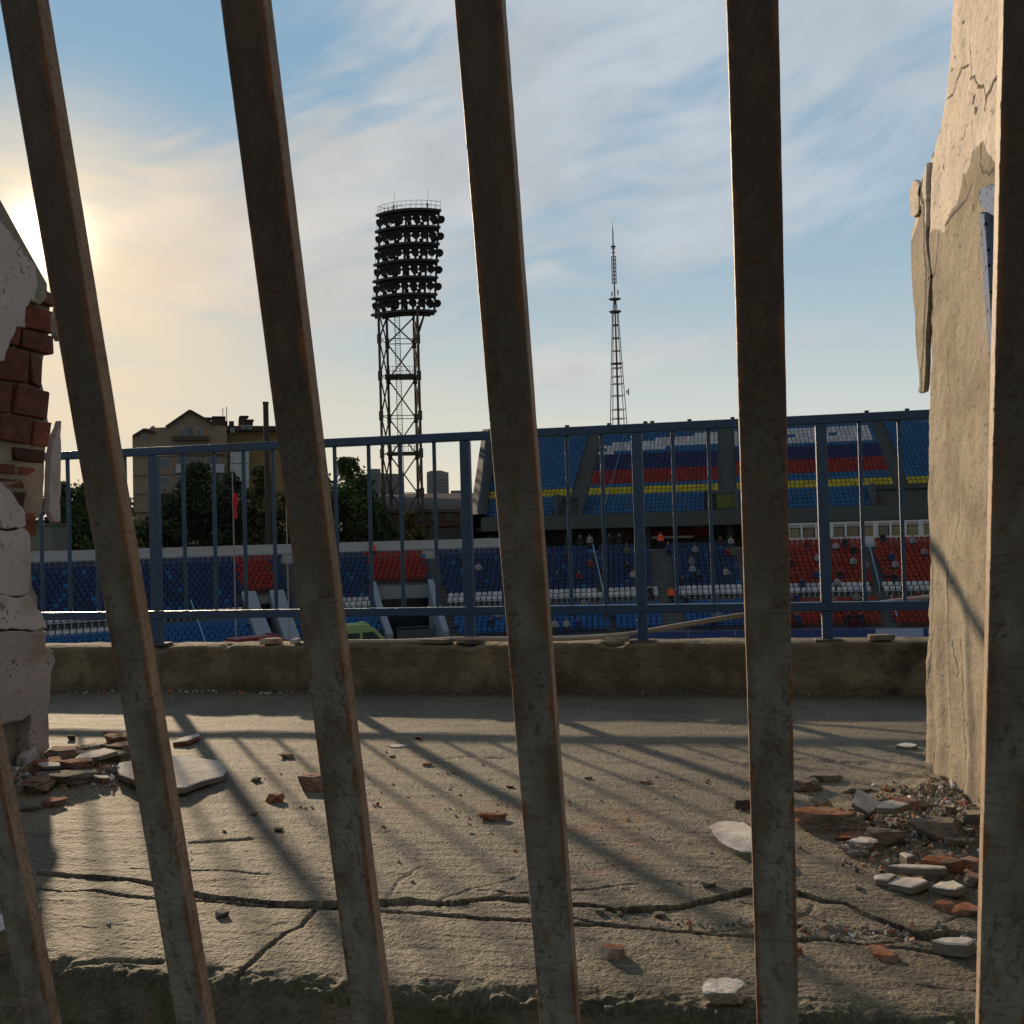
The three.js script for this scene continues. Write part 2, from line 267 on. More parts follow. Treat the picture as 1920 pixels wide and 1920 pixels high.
{
  const qs = []; let q = 1.86; while (q < 2.80) { qs.push(q); q += 0.0048; } let d = 0.0052; while (q < 5.46) { qs.push(q); q += d; d = Math.min(0.021, d * 1.02); } qs.push(5.47);
  const NX = 600, nq = qs.length, pos = new Float32Array(nq * NX * 3), uv = new Float32Array(nq * NX * 2), col = new Float32Array(nq * NX * 3), lab = new Uint8Array(nq * NX);
  for (let j = 0; j < nq; j++) for (let i = 0; i < NX; i++) {
    const s = (i - 2) / (NX - 5), x0 = i < 1 ? -6.2 : i > NX - 2 ? 5.2 : qs[j] * (-0.80 + 1.16 * s) - 0.02, k = j * NX + i;
    const qq = qs[j] + (edgeQ(x0) - 1.86) * clamp(1 - j / 24), h = floorH(x0, qq), c = floorColor(x0, qq);
    pos.set([x0, h, -qq], k * 3); uv.set([x0, qq], k * 2); col.set(c, k * 3); lab[k] = slabOf(x0, qq);
  }
  const idx = [], all = [];
  for (let j = 0; j < nq - 1; j++) for (let i = 0; i < NX - 1; i++) { const a = j * NX + i, b = a + 1, c = a + NX, e = c + 1, l = lab[a]; (idx[l] ??= []).push(a, b, c, b, e, c); all.push(a, b, c, b, e, c); }
  const whole = new THREE.BufferGeometry(); whole.setAttribute('position', new THREE.BufferAttribute(pos, 3)); whole.setIndex(all); whole.computeVertexNormals();
  const nor = whole.attributes.normal.array;
  idx.forEach((list) => {
    const map = new Map(), ix = list.map((v) => { if (!map.has(v)) map.set(v, map.size); return map.get(v); }), g = new THREE.BufferGeometry(), keys = [...map.keys()];
    const take = (src, n) => { const o = new Float32Array(keys.length * n); keys.forEach((v, k) => { for (let c = 0; c < n; c++) o[k * n + c] = src[v * n + c]; }); return new THREE.BufferAttribute(o, n); };
    g.setAttribute('position', take(pos, 3)); g.setAttribute('normal', take(nor, 3)); g.setAttribute('uv', take(uv, 2)); g.setAttribute('color', take(col, 3)); g.setIndex(ix);
    part('slab', g, M.floor, walkway);
  });
}
function gridMesh(nu, nv, fn, colorFn) {       // fn(s, t) -> [x, y, z, u, v]
  const p = [], uv = [], ix = [], c = [];
  for (let j = 0; j <= nv; j++) for (let i = 0; i <= nu; i++) { const r = fn(i / nu, j / nv); p.push(r[0], r[1], r[2]); uv.push(r[3], r[4]); if (colorFn) c.push(...colorFn(r[0], r[1], r[2], i / nu, j / nv)); }
  for (let j = 0; j < nv; j++) for (let i = 0; i < nu; i++) { const a = j * (nu + 1) + i, b = a + 1, d = a + nu + 1, e = d + 1; ix.push(a, b, d, b, e, d); }
  const g = new THREE.BufferGeometry(); g.setAttribute('position', new THREE.Float32BufferAttribute(p, 3)); g.setAttribute('uv', new THREE.Float32BufferAttribute(uv, 2)); if (colorFn) g.setAttribute('color', new THREE.Float32BufferAttribute(c, 3)); g.setIndex(ix); g.computeVertexNormals(); return g;
}
part('step_face', gridMesh(560, 44, (s, t) => {
  const x = -2.3 + 4.2 * s, y = -0.55 + (0.55 + floorH(x, edgeQ(x)) + 0.001) * t, k = sm(clamp((1 - t) * 4));
  return [x, y, -(edgeQ(x) + k * (0.05 * (fbm(x * 8, y * 8, 4, 450) - 0.55) + 0.03 * (fbm(x * 30, y * 30, 3, 451) - 0.5))), x, y];
}, (x, y) => { const m = step(0.40, 0.6, fbm(x * 9, y * 9, 4, 460)); return [mix(0.8, 0.55, m), mix(0.8, 0.68, m), mix(0.8, 0.42, m)]; }), M.edge, walkway);
part('footing', [box(11.4, 8.2, 3.78, -0.5, -4.2, -3.79 - 0.02)], M.wall, walkway).geometry = paint(box(11.4, 8.2, 3.72, -0.5, -4.17, -3.84), () => [1, 1, 1]);
struct('path', paint(gridMesh(60, 60, (s, t) => { const x = -6 + 12 * s, z = -1.98 + 9 * t; return [x, -0.46 + 0.02 * (fbm(x * 4, z * 4, 4, 470) - 0.5), z, x, z]; }), () => [0.8, 0.8, 0.8]), M.edge);

// ------------------------------------------------------------------ low concrete wall under the railing
const WQ = 5.44, WH = 0.268;
{
  const mx0 = onQ(1570, 1250, WQ).x, mx1 = onQ(1700, 1250, WQ).x;
  const prof = (t) => { const L = [[0, -0.04], [0, WH], [0.19, WH], [0.19, -0.5]], seg = t < 0.5 ? [0, t / 0.5] : t < 0.72 ? [1, (t - 0.5) / 0.22] : [2, (t - 0.72) / 0.28], a = L[seg[0]], b = L[seg[0] + 1]; return [mix(a[0], b[0], seg[1]), mix(a[1], b[1], seg[1])]; };
  const g = gridMesh(900, 50, (s, t) => {
    const x = -5.6 + 7.6 * s, [dq, y] = prof(t), top = step(0.2, WH, y);
    const chip = 0.022 * top * step(0.52, 0.78, fbm(x * 5, 3.3, 4, 480)), rough = 0.020 * (fb3(x * 7, y * 9, dq * 9, 4, 482) - 0.5) + 0.007 * (fb3(x * 34, y * 34, dq * 34, 2, 483) - 0.5);
    const r = t > 0.4 && t < 0.56 ? 0.012 : 0;                                                  // blunted arris
    return [x, y - chip * (t < 0.62 ? 1 : 0.3) + rough * 0.6 - r * (1 - Math.abs(t - 0.48) / 0.08), -(WQ + dq + (t < 0.5 ? rough - 0.012 * step(0.03, -0.03, y) : 0)), x + dq, y + dq];
  }, (x, y) => { const k = 0.75 + 0.5 * fbm(x * 2, y * 4, 4, 490), m = step(mx0, mx1, x + 0.25 * (fbm(x * 6, y * 8, 4, 491) - 0.5)), d = step(0.10, 0.0, y + 0.06 * (fbm(x * 9, 2.2, 3, 493) - 0.5)), a = k * (1 - 0.5 * d) * (1 - 0.6 * m * step(0.40, 0.55, fbm(x * 8, y * 8, 4, 492))); return [1.05 * a, 1.0 * a, 0.86 * a]; });
  solo('low_wall', g, M.wall, 'low dirty concrete wall with mossy foot carrying the blue railing', 'wall');
}

// ------------------------------------------------------------------ blue railing
{
  const rail = thing('railing', 'blue painted steel railing of thin balusters on the low concrete wall', 'railing', [0, 0, -WQ - 0.085]);
  const rb = (w, h, d, x, y, z, r = 0.004) => new RoundedBoxGeometry(w, h, d, 2, r).translate(x, y, z);
  const x0 = -1.404, sp = 0.93, first = -3.92 - 0.3, last = 2.0;
  const rnd = rng(11);
  part('top_rail', rb(last - first, 0.047, 0.05, (last + first) / 2, 1.382, 0, 0.006), M.blue, rail);
  part('lower_rail', rb(last - first, 0.045, 0.05, (last + first) / 2, 0.436, 0, 0.005), M.blue, rail);
  for (let k = -2; k <= 3; k++) part('post', [rb(0.054, 1.357 - 0.461, 0.05, x0 + k * sp, 0.909, 0), rb(0.052, 0.411 - 0.25, 0.052, x0 + k * sp, 0.3305, 0)], M.blue, rail);
  const bal = rb(0.0185, 1.3585 - 0.461, 0.0185, 0, 0.9095, 0, 0.003);
  for (let k = -3; k <= 2; k++) for (let i = 1; i < 5; i++) { const x = x0 + (k + i / 5) * sp + (rnd() - 0.5) * 0.012; if (x < first || x > 1.6) continue; const b = part('baluster', bal, M.blue, rail); b.position.x = x; b.rotation.z = (rnd() - 0.5) * 0.012; b.rotation.x = (rnd() - 0.5) * 0.01; }
  for (let k = -2; k <= 3; k++) part('foot_plate', rb(0.13, 0.012, 0.12, x0 + k * sp, 0.268, 0, 0.003), M.steelWarm, rail);
}
// pale flat cable draped along the wall top and slung up behind the railing
{
  const path = [[600, 1212], [690, 1209], [745, 1206], [800, 1201], [860, 1198], [930, 1198], [1010, 1198], [1090, 1196], [1150, 1192], [1187, 1188], [1250, 1177], [1320, 1165], [1390, 1154], [1440, 1149], [1482, 1144], [1540, 1141], [1620, 1135], [1690, 1126], [1760, 1118]];
  const qOf = (a) => (a < 1180 ? 5.50 : 5.572), pts = path.map(([a, b]) => onQ(a, b, qOf(a))).map((p) => V(p.x, Math.max(p.y, 0.276), p.z));
  const c = new THREE.CatmullRomCurve3(pts), g = new THREE.TubeGeometry(c, 140, 0.013, 8);
  solo('cable', g, mat({ color: lin(0.42, 0.33, 0.27), roughness: 0.6, bumpMap: rep(roughBump, 0.2), bumpScale: 0.003 }), 'pale beige cable draped along the low wall and slung up behind the railing', 'cable');
}

// ------------------------------------------------------------------ iron bars close to the lens
{
  const barTex = (seed, topRust) => {
    const rustM = (u, v) => {
      const cor = Math.min(...[0, 0.25, 0.5, 0.75, 1].map((k) => Math.abs(u - k))), e = step(0.034, 0.0, cor + 0.05 * (fbm(u * 8, v * 40, 4, seed + 3, 8, 40) - 0.55));
      const spots = step(0.66, 0.80, fbm(u * 14, v * 110, 4, seed + 1, 14, 110)) * step(0.4, 0.7, fbm(u * 3, v * 9, 3, seed + 11, 3, 9)), big = step(0.40, 0.80, fbm(u * 5, v * 16, 6, seed + 2, 5, 16) + 0.22 * (v - 0.42));
      return [e, spots, big];
    };
    const map = tex(512, 2048, (u, v) => {
      const [e, sp, big] = rustM(u, v), k = 0.74 + 0.5 * fbm(u * 6, v * 30, 5, seed, 6, 30), dark = step(0.18, 0.70, v + 0.25 * (fbm(u * 3, v * 5, 4, seed + 9, 3, 5) - 0.5)) * topRust;
      const litSide = Math.max(step(0.02, 0.05, u - 0.25) * step(0.52, 0.49, u), step(0.74, 0.78, u));  // side faces tinted lighter than the front: the light they catch, painted in
      const c = [mix(mix(0.235, 0.050, dark), mix(0.36, 0.27, dark), litSide) * k, mix(mix(0.235, 0.032, dark), mix(0.255, 0.178, dark), litSide) * k, mix(mix(0.205, 0.018, dark), mix(0.175, 0.105, dark), litSide) * k], put = (r, g, b, t) => { c[0] = mix(c[0], r, t); c[1] = mix(c[1], g, t); c[2] = mix(c[2], b, t); };
      put(0.060 * k, 0.034 * k, 0.018 * k, 0.45 * big * (1 - 0.6 * litSide));
      put(0.20 * k, 0.075 * k, 0.020 * k, 0.8 * e * step(0.35, 0.62, fbm(u * 12, v * 46, 5, seed + 5, 12, 46)));
      put(0.28 * k, 0.12 * k, 0.03 * k, 0.8 * step(0.035, 0.0, Math.abs(u - 0.285) + 0.04 * (fbm(u * 6, v * 50, 4, seed + 13, 6, 50) - 0.5)) * step(0.3, 0.6, fbm(u * 4, v * 12, 4, seed + 14, 4, 12)));
      put(0.035, 0.018, 0.010, 0.55 * step(0.58, 0.74, fbm(u * 40, v * 260, 3, seed + 15, 40, 260)) * step(0.40, 0.6, fbm(u * 4, v * 14, 3, seed + 16, 4, 14)));
      put(0.040, 0.025, 0.014, 0.28 * sp);
      put(0.13 * k, 0.055 * k, 0.02 * k, 0.35 * step(0.62, 0.80, fbm(u * 12, v * 60, 5, seed + 7, 12, 60)));
      const lines = step(0.60, 0.72, fbm(u * 4, v * 260, 3, seed + 8, 4, 260)); put(0.06, 0.04, 0.025, 0.3 * lines);
      put(0.040, 0.022, 0.012, 0.6 * step(0.66, 0.76, fbm(u * 60, v * 420, 3, seed + 21, 60, 420)) * step(0.35, 0.6, fbm(u * 4, v * 10, 3, seed + 22, 4, 10)));
      put(0.10 * k, 0.062 * k, 0.032 * k, 0.6 * step(0.42, 0.80, fbm(u * 9, v * 30, 6, seed + 24, 9, 30)) * (1 - litSide * 0.7));
      return c;
    });
    const bump = tex(512, 2048, (u, v) => { const [e, sp, big] = rustM(u, v); return 0.35 + 0.3 * fbm(u * 20, v * 120, 4, seed + 4, 20, 120) + 0.12 * big - 0.25 * sp + 0.3 * e * fbm(u * 30, v * 160, 3, seed + 6, 30, 160); }, false);
    for (const t of [map, bump]) t.wrapT = THREE.MirroredRepeatWrapping;
    return mat({ map, bumpMap: bump, bumpScale: 0.0022, roughness: 0.62 });
  };
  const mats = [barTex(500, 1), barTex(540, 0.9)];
  const dir = V(-690, 8590, 1968).applyQuaternion(camera.quaternion).normalize();             // upwards along a bar: the bars lean towards the viewer
  const zx = V(1, 0, 0).addScaledVector(dir, -dir.x).normalize(), zz = new THREE.Vector3().crossVectors(zx, dir);
  const basis = new THREE.Matrix4().makeBasis(zx, dir, zz);
  const Q = 0.85, foot = onQ(970, 960, Q);
  const fence = thing('iron_fence', 'leaning fence of rusty square iron bars filling the foreground', 'fence', [foot.x, foot.y, foot.z]);
  function barGeo(seed) {
    const w = 0.0178, hz = 0.011, r = 0.0024, ring = [];                                                     // front, right, back, left faces with rounded corners
    const faces = [[1, 0, 0, 1], [0, -1, 1, 0], [-1, 0, 0, -1], [0, 1, -1, 0]];
    faces.forEach(([tx, tz, nx, nz], f) => { for (const s of [-1, -0.5, 0, 0.5, 1]) { ring.push([tx * s * (w - r) + nx * w, tz * s * (hz - r) + nz * hz, (f + 0.06 + 0.88 * (s + 1) / 2) / 4]); } const a = [tx + nx, tz + nz]; ring.push([a[0] * (w - r) + a[0] * r * 0.7071, a[1] * (hz - r) + a[1] * r * 0.7071, (f + 1) / 4]); });
    ring.push([...ring[0]]); ring[ring.length - 1][2] = 1 + 0.06 / 4;
    return gridMesh(ring.length - 1, 240, (s, t) => {
      const k = Math.round(s * (ring.length - 1)), y = -1.15 + 2.3 * t, [x, z, u] = ring[k];
      const wob = 0.0008 * (fbm(y * 3, seed, 3, 560) - 0.5), dent = 1 + 0.03 * (fb3(x * 60 + seed, y * 60, z * 60, 3, 561) - 0.5);
      return [x * dent + wob, y, z * dent, u, (y + 0.62) / 1.22];
    });
  }
  [-25, 207, 581, 976, 1434, 1899].forEach((px, i) => {
    const p = i ? onQ(px, 960, [1, 0.93, 0.87, 0.855, 0.85, 0.85][i]) : null, prev = onQ(207, 960, 0.93), nxt = onQ(581, 960, 0.87), at = p ?? prev.clone().multiplyScalar(2).sub(nxt);
    if (!i) at.x -= 0.012;
    const bg = barGeo(i * 3.7 + 1); if (i === 5) bg.translate(0.0178, 0, -0.011).rotateY(-0.09).translate(-0.0178, 0, 0.011);
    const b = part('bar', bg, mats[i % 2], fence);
    b.matrixAutoUpdate = false;
    b.matrix.copy(basis).setPosition(at.sub(foot));
  });
  const topc = dir.clone().multiplyScalar(1.13), rail = part('rail', new RoundedBoxGeometry(1.6, 0.04, 0.02, 2, 0.004), mats[0], fence);
  rail.position.copy(topc).add(V(-0.15, 0, 0));
}
// ------------------------------------------------------------------ left pier: bricks showing where the plaster has fallen
const LX = (list, x = PIERL) => list.map(([a, b]) => { const p = onX(a, b, x); return [-p.z, p.y]; });
{
  const pier = thing('broken_wall', 'crumbling white plastered brick wall end at the left with fallen plaster', 'wall', [0, 0, 0]);
  const place = (g, x) => g.applyMatrix4(alongX).translate(x, 0, 0);
  const core = LX([[88, 532], [93, 575], [90, 640], [74, 690], [80, 750], [90, 790], [84, 850], [78, 960], [54, 990], [55, 1060], [60, 1100], [80, 1162], [84, 1210], [94, 1235], [88, 1300], [86, 1400], [80, 1450]], PIERL - 0.05);
  const outline = [...core, [core[core.length - 1][0], -0.08], [2.45, -0.08], [2.45, 3.25]];
  part('core', place(extr(jag(outline, 0.05, 0.012, 71, (a, b) => Math.max(a[1], b[1]) > 2.2 || Math.min(a[1], b[1]) < 0), 0.62), PIERL - 0.05 - 0.62), M.mortar, pier);
  // bricks of the exposed courses
  const r = rng(72), coreQ = (v) => { let best = core[0][0]; for (let i = 1; i < core.length; i++) if ((core[i - 1][1] - v) * (core[i][1] - v) <= 0) best = mix(core[i - 1][0], core[i][0], (v - core[i - 1][1]) / (core[i][1] - core[i - 1][1] || 1)); return best; };
  const brick = (q0, q1, v0, v1, dx, red) => {
    const g = new RoundedBoxGeometry(q1 - q0, v1 - v0, 0.10, 6, 0.006), p = g.attributes.position;
    for (let i = 0; i < p.count; i++) { const x = p.getX(i), y = p.getY(i), z = p.getZ(i), k = 0.034 * (fb3(x * 22 + q0 * 9, y * 22 + v0 * 7, z * 22, 3, 74) - 0.5); p.setXYZ(i, x + k, y + k * 0.8, z + k * 1.6); }
    g.computeVertexNormals();
    const uv = g.attributes.uv; for (let i = 0; i < p.count; i++) uv.setXY(i, p.getX(i) + q0, p.getY(i) + v0);
    part('brick', place(g.translate((q0 + q1) / 2, (v0 + v1) / 2, 0), PIERL - 0.092 + dx), red, pier);
  };
  const reds = [0, 1, 2].map((k) => mat({ map: rep(brickMap, 0.3), bumpMap: rep(roughBump, 0.2), bumpScale: 0.008, color: lin(...[[0.62, 0.58, 0.58], [0.42, 0.42, 0.44], [0.17, 0.18, 0.19]][k]) }));
  const yMid = (px, py) => onX(px, py, PIERL).y, H = [1010, 958, 918, 893, 866, 832, 780, 720, 655, 612, 560, 520].map((y) => yMid(50, y));
  for (let k = 0; k + 1 < H.length; k++) {
    const v0 = H[k] + 0.008, v1 = H[k + 1] - 0.008, end = coreQ((v0 + v1) / 2), burnt = k >= 1 && k <= 4;
    let a = end + 0.012 - 0.0, first = true;
    while (a > 3.0) { const L = first ? mix(0.10, 0.22, r()) : mix(0.16, 0.26, r()), b = a - L; if (!(burnt && r() < 0.35)) brick(b, a - 0.012, v0, v1, 0.012 * r() + (burnt ? -0.006 : 0.010), reds[burnt && r() < 0.6 ? 2 : r() < 0.6 ? 0 : 1]); a = b - 0.004; first = false; }
  }
  // sheets of plaster that still hold
  const sheet = (name, pts, x, th, m, seed, label) => { const g = place(extr(jag(pts, 0.03, 0.006, seed, (a, b) => Math.max(a[0], b[0]) < 3.1), th, 0.003), x - th); const o = part(name, g, m, pier); if (label) o.userData.label = label; return o; };
  const nearTop = [2.5, 3.2], nearQ = 2.5;
  const vNear = (py) => onX(0, py, PIERL).y;
  const up = LX([[66, 500], [70, 526], [65, 567], [57, 562], [48, 577], [48, 614], [31, 612], [24, 631], [16, 650], [8, 676], [-6, 684]]);
  sheet('plaster_sheet', [...up, [nearQ, vNear(760)], nearTop, ...LX([[0, 414]])], PIERL, 0.028, M.plaster, 81);
  const mid = LX([[-4, 902], [20, 920], [35, 945], [47, 960], [48, 985], [46, 988]]);
  sheet('plaster_sheet', [...mid, ...LX([[20, 991], [-6, 990]]), [nearQ, vNear(1010)], [nearQ, vNear(840)]].reverse(), PIERL, 0.03, M.plaster, 82);
  sheet('plaster_sheet', [...LX([[-6, 994], [20, 995], [47, 991], [55, 1000], [57, 1050], [55, 1100], [52, 1112], [28, 1117], [-6, 1111]]), [nearQ, vNear(1135)], [nearQ, vNear(1014)]].reverse(), PIERL, 0.03, M.plaster, 83);
  sheet('plaster_sheet', [...LX([[-6, 1116], [28, 1121], [54, 1115], [64, 1130], [82, 1160], [88, 1178], [60, 1182], [20, 1178], [-6, 1180]]), [nearQ, vNear(1210)], [nearQ, vNear(1141)]].reverse(), PIERL, 0.032, M.plaster, 84);
  const hole = LX([[2, 1362], [40, 1352], [52, 1345], [50, 1395], [40, 1420], [8, 1440]]);
  sheet('plaster_sheet', [...LX([[-6, 1186], [20, 1183], [58, 1186], [84, 1184], [82, 1212], [98, 1222], [101, 1240], [92, 1262], [91, 1310], [87, 1330], [90, 1402], [60, 1424], [52, 1400], [54, 1340], [40, 1350], [-6, 1362]]), [nearQ, vNear(1400)], [nearQ, vNear(1216)]].reverse(), PIERL + 0.006, 0.06, M.oldPlaster, 85, 'rough old plaster at the foot of the wall with a dark hole');
  sheet('plaster_piece', LX([[40, 1420], [58, 1402], [70, 1428], [62, 1448], [38, 1456]]).reverse(), PIERL + 0.02, 0.04, M.plaster, 86);
  // loose flakes peeling off the outer corner
  const flake = (pts, x, seed, tilt) => { const P = LX(pts), g = extr(jag(P, 0.03, 0.004, seed), 0.022, 0.003), p = g.attributes.position, q0 = Math.min(...P.map((k) => k[0])); for (let i = 0; i < p.count; i++) p.setZ(i, p.getZ(i) + tilt * (p.getX(i) - q0) ** 2 * 3); g.computeVertexNormals(); part('plaster_flake', place(g, x), M.plaster, pier); };
  flake([[97, 790], [88, 815], [80, 856], [77, 958], [88, 980], [97, 980]].reverse(), PIERL + 0.012, 87, 0.4);
  flake([[94, 568], [86, 597], [88, 629], [95, 641], [100, 620], [101, 595]].reverse(), PIERL + 0.02, 88, 0.4);
  flake([[70, 512], [88, 534], [90, 560], [78, 572], [66, 566]].reverse(), PIERL - 0.03, 89, 0);
  pier.children[pier.children.length - 1].material = M.mortar;
}

// ------------------------------------------------------------------ right pier: sunlit reveal, cream paint above bare plaster
{
  const pier = thing('plastered_pillar', 'sunlit cracked plaster wall end at the right, cream paint peeling off grey plaster', 'wall', [0, 0, 0]);
  const q0 = 2.30, v0 = -0.08, QW = 2.0, VH = 3.6, far = LX([[1786, -60], [1783, 0], [1775, 100], [1765, 190], [1751, 260], [1738, 305], [1735, 335], [1737, 420], [1737, 560], [1735, 735], [1734, 900], [1733, 1000], [1735, 1100], [1733, 1250], [1735, 1400], [1740, 1450], [1740, 1480]], PIERR);
  const farQ = (v) => { if (v >= far[0][1]) return far[0][0]; for (let i = 1; i < far.length; i++) if (v >= far[i][1]) return mix(far[i - 1][0], far[i][0], (v - far[i - 1][1]) / (far[i][1] - far[i - 1][1])); return far[far.length - 1][0]; };
  // colour and relief of the reveal: one texture over (distance, height)
  const TW = 1024, TH = 2048, cv = document.createElement('canvas'); cv.width = TW; cv.height = TH; const cx = cv.getContext('2d');
  const tp = (l) => LX(l, PIERR).map(([q, v]) => [(q - q0) / QW * TW, (v - v0) / VH * TH]);
  cx.fillStyle = '#000'; cx.fillRect(0, 0, TW, TH);
  const stroke = (l, w, ch) => { cx.strokeStyle = ch; cx.lineWidth = w; cx.lineJoin = 'round'; cx.beginPath(); tp(l).forEach(([x, y], i) => (i ? cx.lineTo(x, y) : cx.moveTo(x, y))); cx.stroke(); };
  cx.fillStyle = '#f00'; cx.beginPath();
  [...tp([[1738, 385], [1742, 400], [1745, 438], [1750, 431], [1757, 428], [1765, 436], [1771, 440], [1776, 422], [1779, 403], [1787, 392], [1795, 381], [1800, 352], [1804, 328], [1812, 320], [1820, 287], [1830, 274], [1839, 272], [1843, 268], [1848, 287], [1858, 296], [1867, 309], [1880, 330]]), [0, TH * 0.7], [0, TH], [TW, TH], [TW, TH * 0.5]].forEach(([x, y], i) => (i ? cx.lineTo(x, y) : cx.moveTo(x, y))); cx.fill();
  const cracks = [[[[1739, 300], [1737, 366], [1741, 377], [1740, 469], [1746, 512], [1742, 600], [1737, 680], [1735, 735]], 16], [[[1765, 150], [1755, 240], [1748, 285], [1739, 302]], 9], [[[1763, 440], [1758, 510], [1752, 520], [1748, 530]], 4], [[[1816, 85], [1818, 120], [1820, 145], [1820, 160]], 3], [[[1816, 152], [1826, 150], [1830, 165], [1845, 160], [1846, 180], [1842, 206]], 4], [[[1842, 206], [1848, 178], [1858, 165], [1862, 152], [1872, 140]], 5], [[[1800, 125], [1803, 128], [1815, 120]], 3], [[[1776, 180], [1784, 178], [1792, 150], [1800, 130]], 3], [[[1838, 270], [1835, 310], [1843, 325], [1856, 328], [1866, 312]], 4], [[[1772, 425], [1790, 400], [1812, 370], [1822, 340]], 6],
    [[[1778, 1050], [1776, 1120], [1778, 1200], [1782, 1300], [1786, 1420], [1788, 1500]], 7], [[[1798, 1195], [1802, 1280], [1808, 1400], [1812, 1500]], 6], [[[1786, 1195], [1792, 1240], [1796, 1270]], 4], [[[1740, 1100], [1741, 1250], [1738, 1350], [1742, 1440]], 12], [[[1752, 1380], [1753, 1430], [1752, 1460]], 5], [[[1808, 1345], [1816, 1355], [1812, 1362]], 5], [[[1800, 850], [1797, 950], [1792, 1010]], 4], [[[1776, 960], [1777, 1020]], 3], [[[1778, 640], [1780, 760], [1776, 850]], 2]];
  for (const [l, w] of cracks) stroke(l, w, '#0f0');
  for (const [a, b, w, h] of [[1824, 190, 4, 14], [1828, 205, 2, 10], [1768, 310, 2, 9], [1838, 1500, 4, 10], [1783, 130, 2, 3], [1790, 105, 2, 2], [1808, 40, 2, 3], [1802, 260, 2, 3], [1828, 385, 3, 14]]) stroke([[a, b - h / 2], [a, b + h / 2]], w * 5, '#0f0');
  const mask = cx.getImageData(0, 0, TW, TH).data, at = (i, j, c) => mask[((j | 0) * TW + (i | 0)) * 4 + c] / 255;
  const wob = (u, v) => [clamp(u * TW + 26 * (fbm(u * 9, v * 70, 4, 601) - 0.5) + 10 * (fbm(u * 40, v * 240, 2, 607) - 0.5), 0, TW - 1), clamp(v * TH + 16 * (fbm(u * 9, v * 70, 4, 602) - 0.5), 0, TH - 1)];
  const relief = (u, v) => { const [i, j] = wob(u, v), cr = at(i, j, 1), cream = at(i, j, 0); return [cr, cream]; };
  const map = tex(TW, TH, (u, v) => {
    const [cr, cream] = relief(u, v), y = v0 + v * VH, k = 0.80 + 0.34 * fbm(u * 8, v * 42, 5, 611) + 0.34 * (fbm(u * 130 - v * 60, v * 420 + u * 40, 2, 617) - 0.5), dirt = step(0.52, 0.72, fbm(u * 6, v * 20, 5, 613)), spot = step(0.82, 0.9, n2(u * 90, v * 420, 615)), run = step(0.50, 0.70, fbm(u * 26, v * 7, 4, 619)) * step(1.1, 0.2, y);
    let c = cream > 0.5 ? [0.60 * k, 0.51 * k, 0.42 * k] : [0.285 * k * (1 - 0.22 * dirt), 0.236 * k * (1 - 0.25 * dirt), 0.172 * k * (1 - 0.28 * dirt)];
    if (cream < 0.5) c = c.map((x) => x * (1 - 0.16 * run));
    const lo = step(0.16, -0.02, y + 0.12 * (fbm(u * 12, v * 30, 3, 620) - 0.5)); c = [mix(c[0], 0.2, lo * 0.5), mix(c[1], 0.17, lo * 0.5), mix(c[2], 0.11, lo * 0.5)];
    const dk = Math.max(cr * 0.82, spot * 0.45); return [mix(c[0], 0.035, dk), mix(c[1], 0.028, dk), mix(c[2], 0.02, dk)];
  });
  const bump = tex(TW, TH, (u, v) => { const [cr, cream] = relief(u, v), a = u * QW, b = v * VH; return 0.30 + 0.12 * (cream > 0.5) + 0.24 * fbm(a * 17 + b * 9, b * 30 - a * 7, 4, 621) + 0.34 * fbm(a * 70 - b * 31, b * 110 + a * 23, 3, 623) - 0.5 * cr; }, false);
  map.wrapS = map.wrapT = bump.wrapS = bump.wrapT = THREE.ClampToEdgeWrapping;
  const m = mat({ map, bumpMap: bump, bumpScale: 0.0065, roughness: 0.95 });
  const pr = [[1712, 335, 0.0], [1733, 900, 0.006], [1731, 960, 0.010], [1736, 1080, 0.002], [1730, 1180, 0.008], [1735, 1330, 0.004]].map(([a, b, k]) => [onX(1735, b, PIERR).y, k]);
  const skin = gridMesh(130, 360, (s, t) => {
    const v = v0 + 3.5 * t, e = farQ(v) + 0.05 * (fbm(v * 9, 0.5, 4, 631) - 0.5), s2 = Math.min(1, s / 0.93), q = mix(2.36, e, Math.pow(s2, 0.8)), over = Math.max(0, (s - 0.93) / 0.07);
    const flute = v < 1.0 ? 0.010 * Math.sin(q * 26 + 2 * fbm(v * 2, 1.5, 2, 635)) * step(1.0, 0.2, v) * step(3.1, 3.6, q) : 0;
    let x = PIERR - 0.016 * (fbm(q * 3, v * 3, 4, 632) - 0.5) - 0.008 * (fbm(q * 16, v * 22, 3, 633) - 0.5) - flute;
    x -= 0.016 * step(0.75, 1, s2) * (fbm(v * 6, 2.5, 4, 636) - 0.35);
    x += 0.02 * step(0.86, 1, s2) ** 2 + over * 0.14 - 0.03 * step(0.18, -0.05, v) * fbm(q * 5, 3.5, 3, 637);
    return [x, v, -(q + over * 0.012), (q - q0) / QW, (v - v0) / VH];
  });
  part('plaster_face', skin, m, pier);
  const body = [[2.37, -0.1], ...far.map(([q, v]) => [q - 0.03, v]).reverse().filter(([, v]) => v > -0.05 && v < 3.4), [3.2, 3.4], [2.37, 3.4]];
  part('core', extr(body, 0.7).applyMatrix4(alongX).translate(PIERR + 0.035, 0, 0), M.mortar, pier);
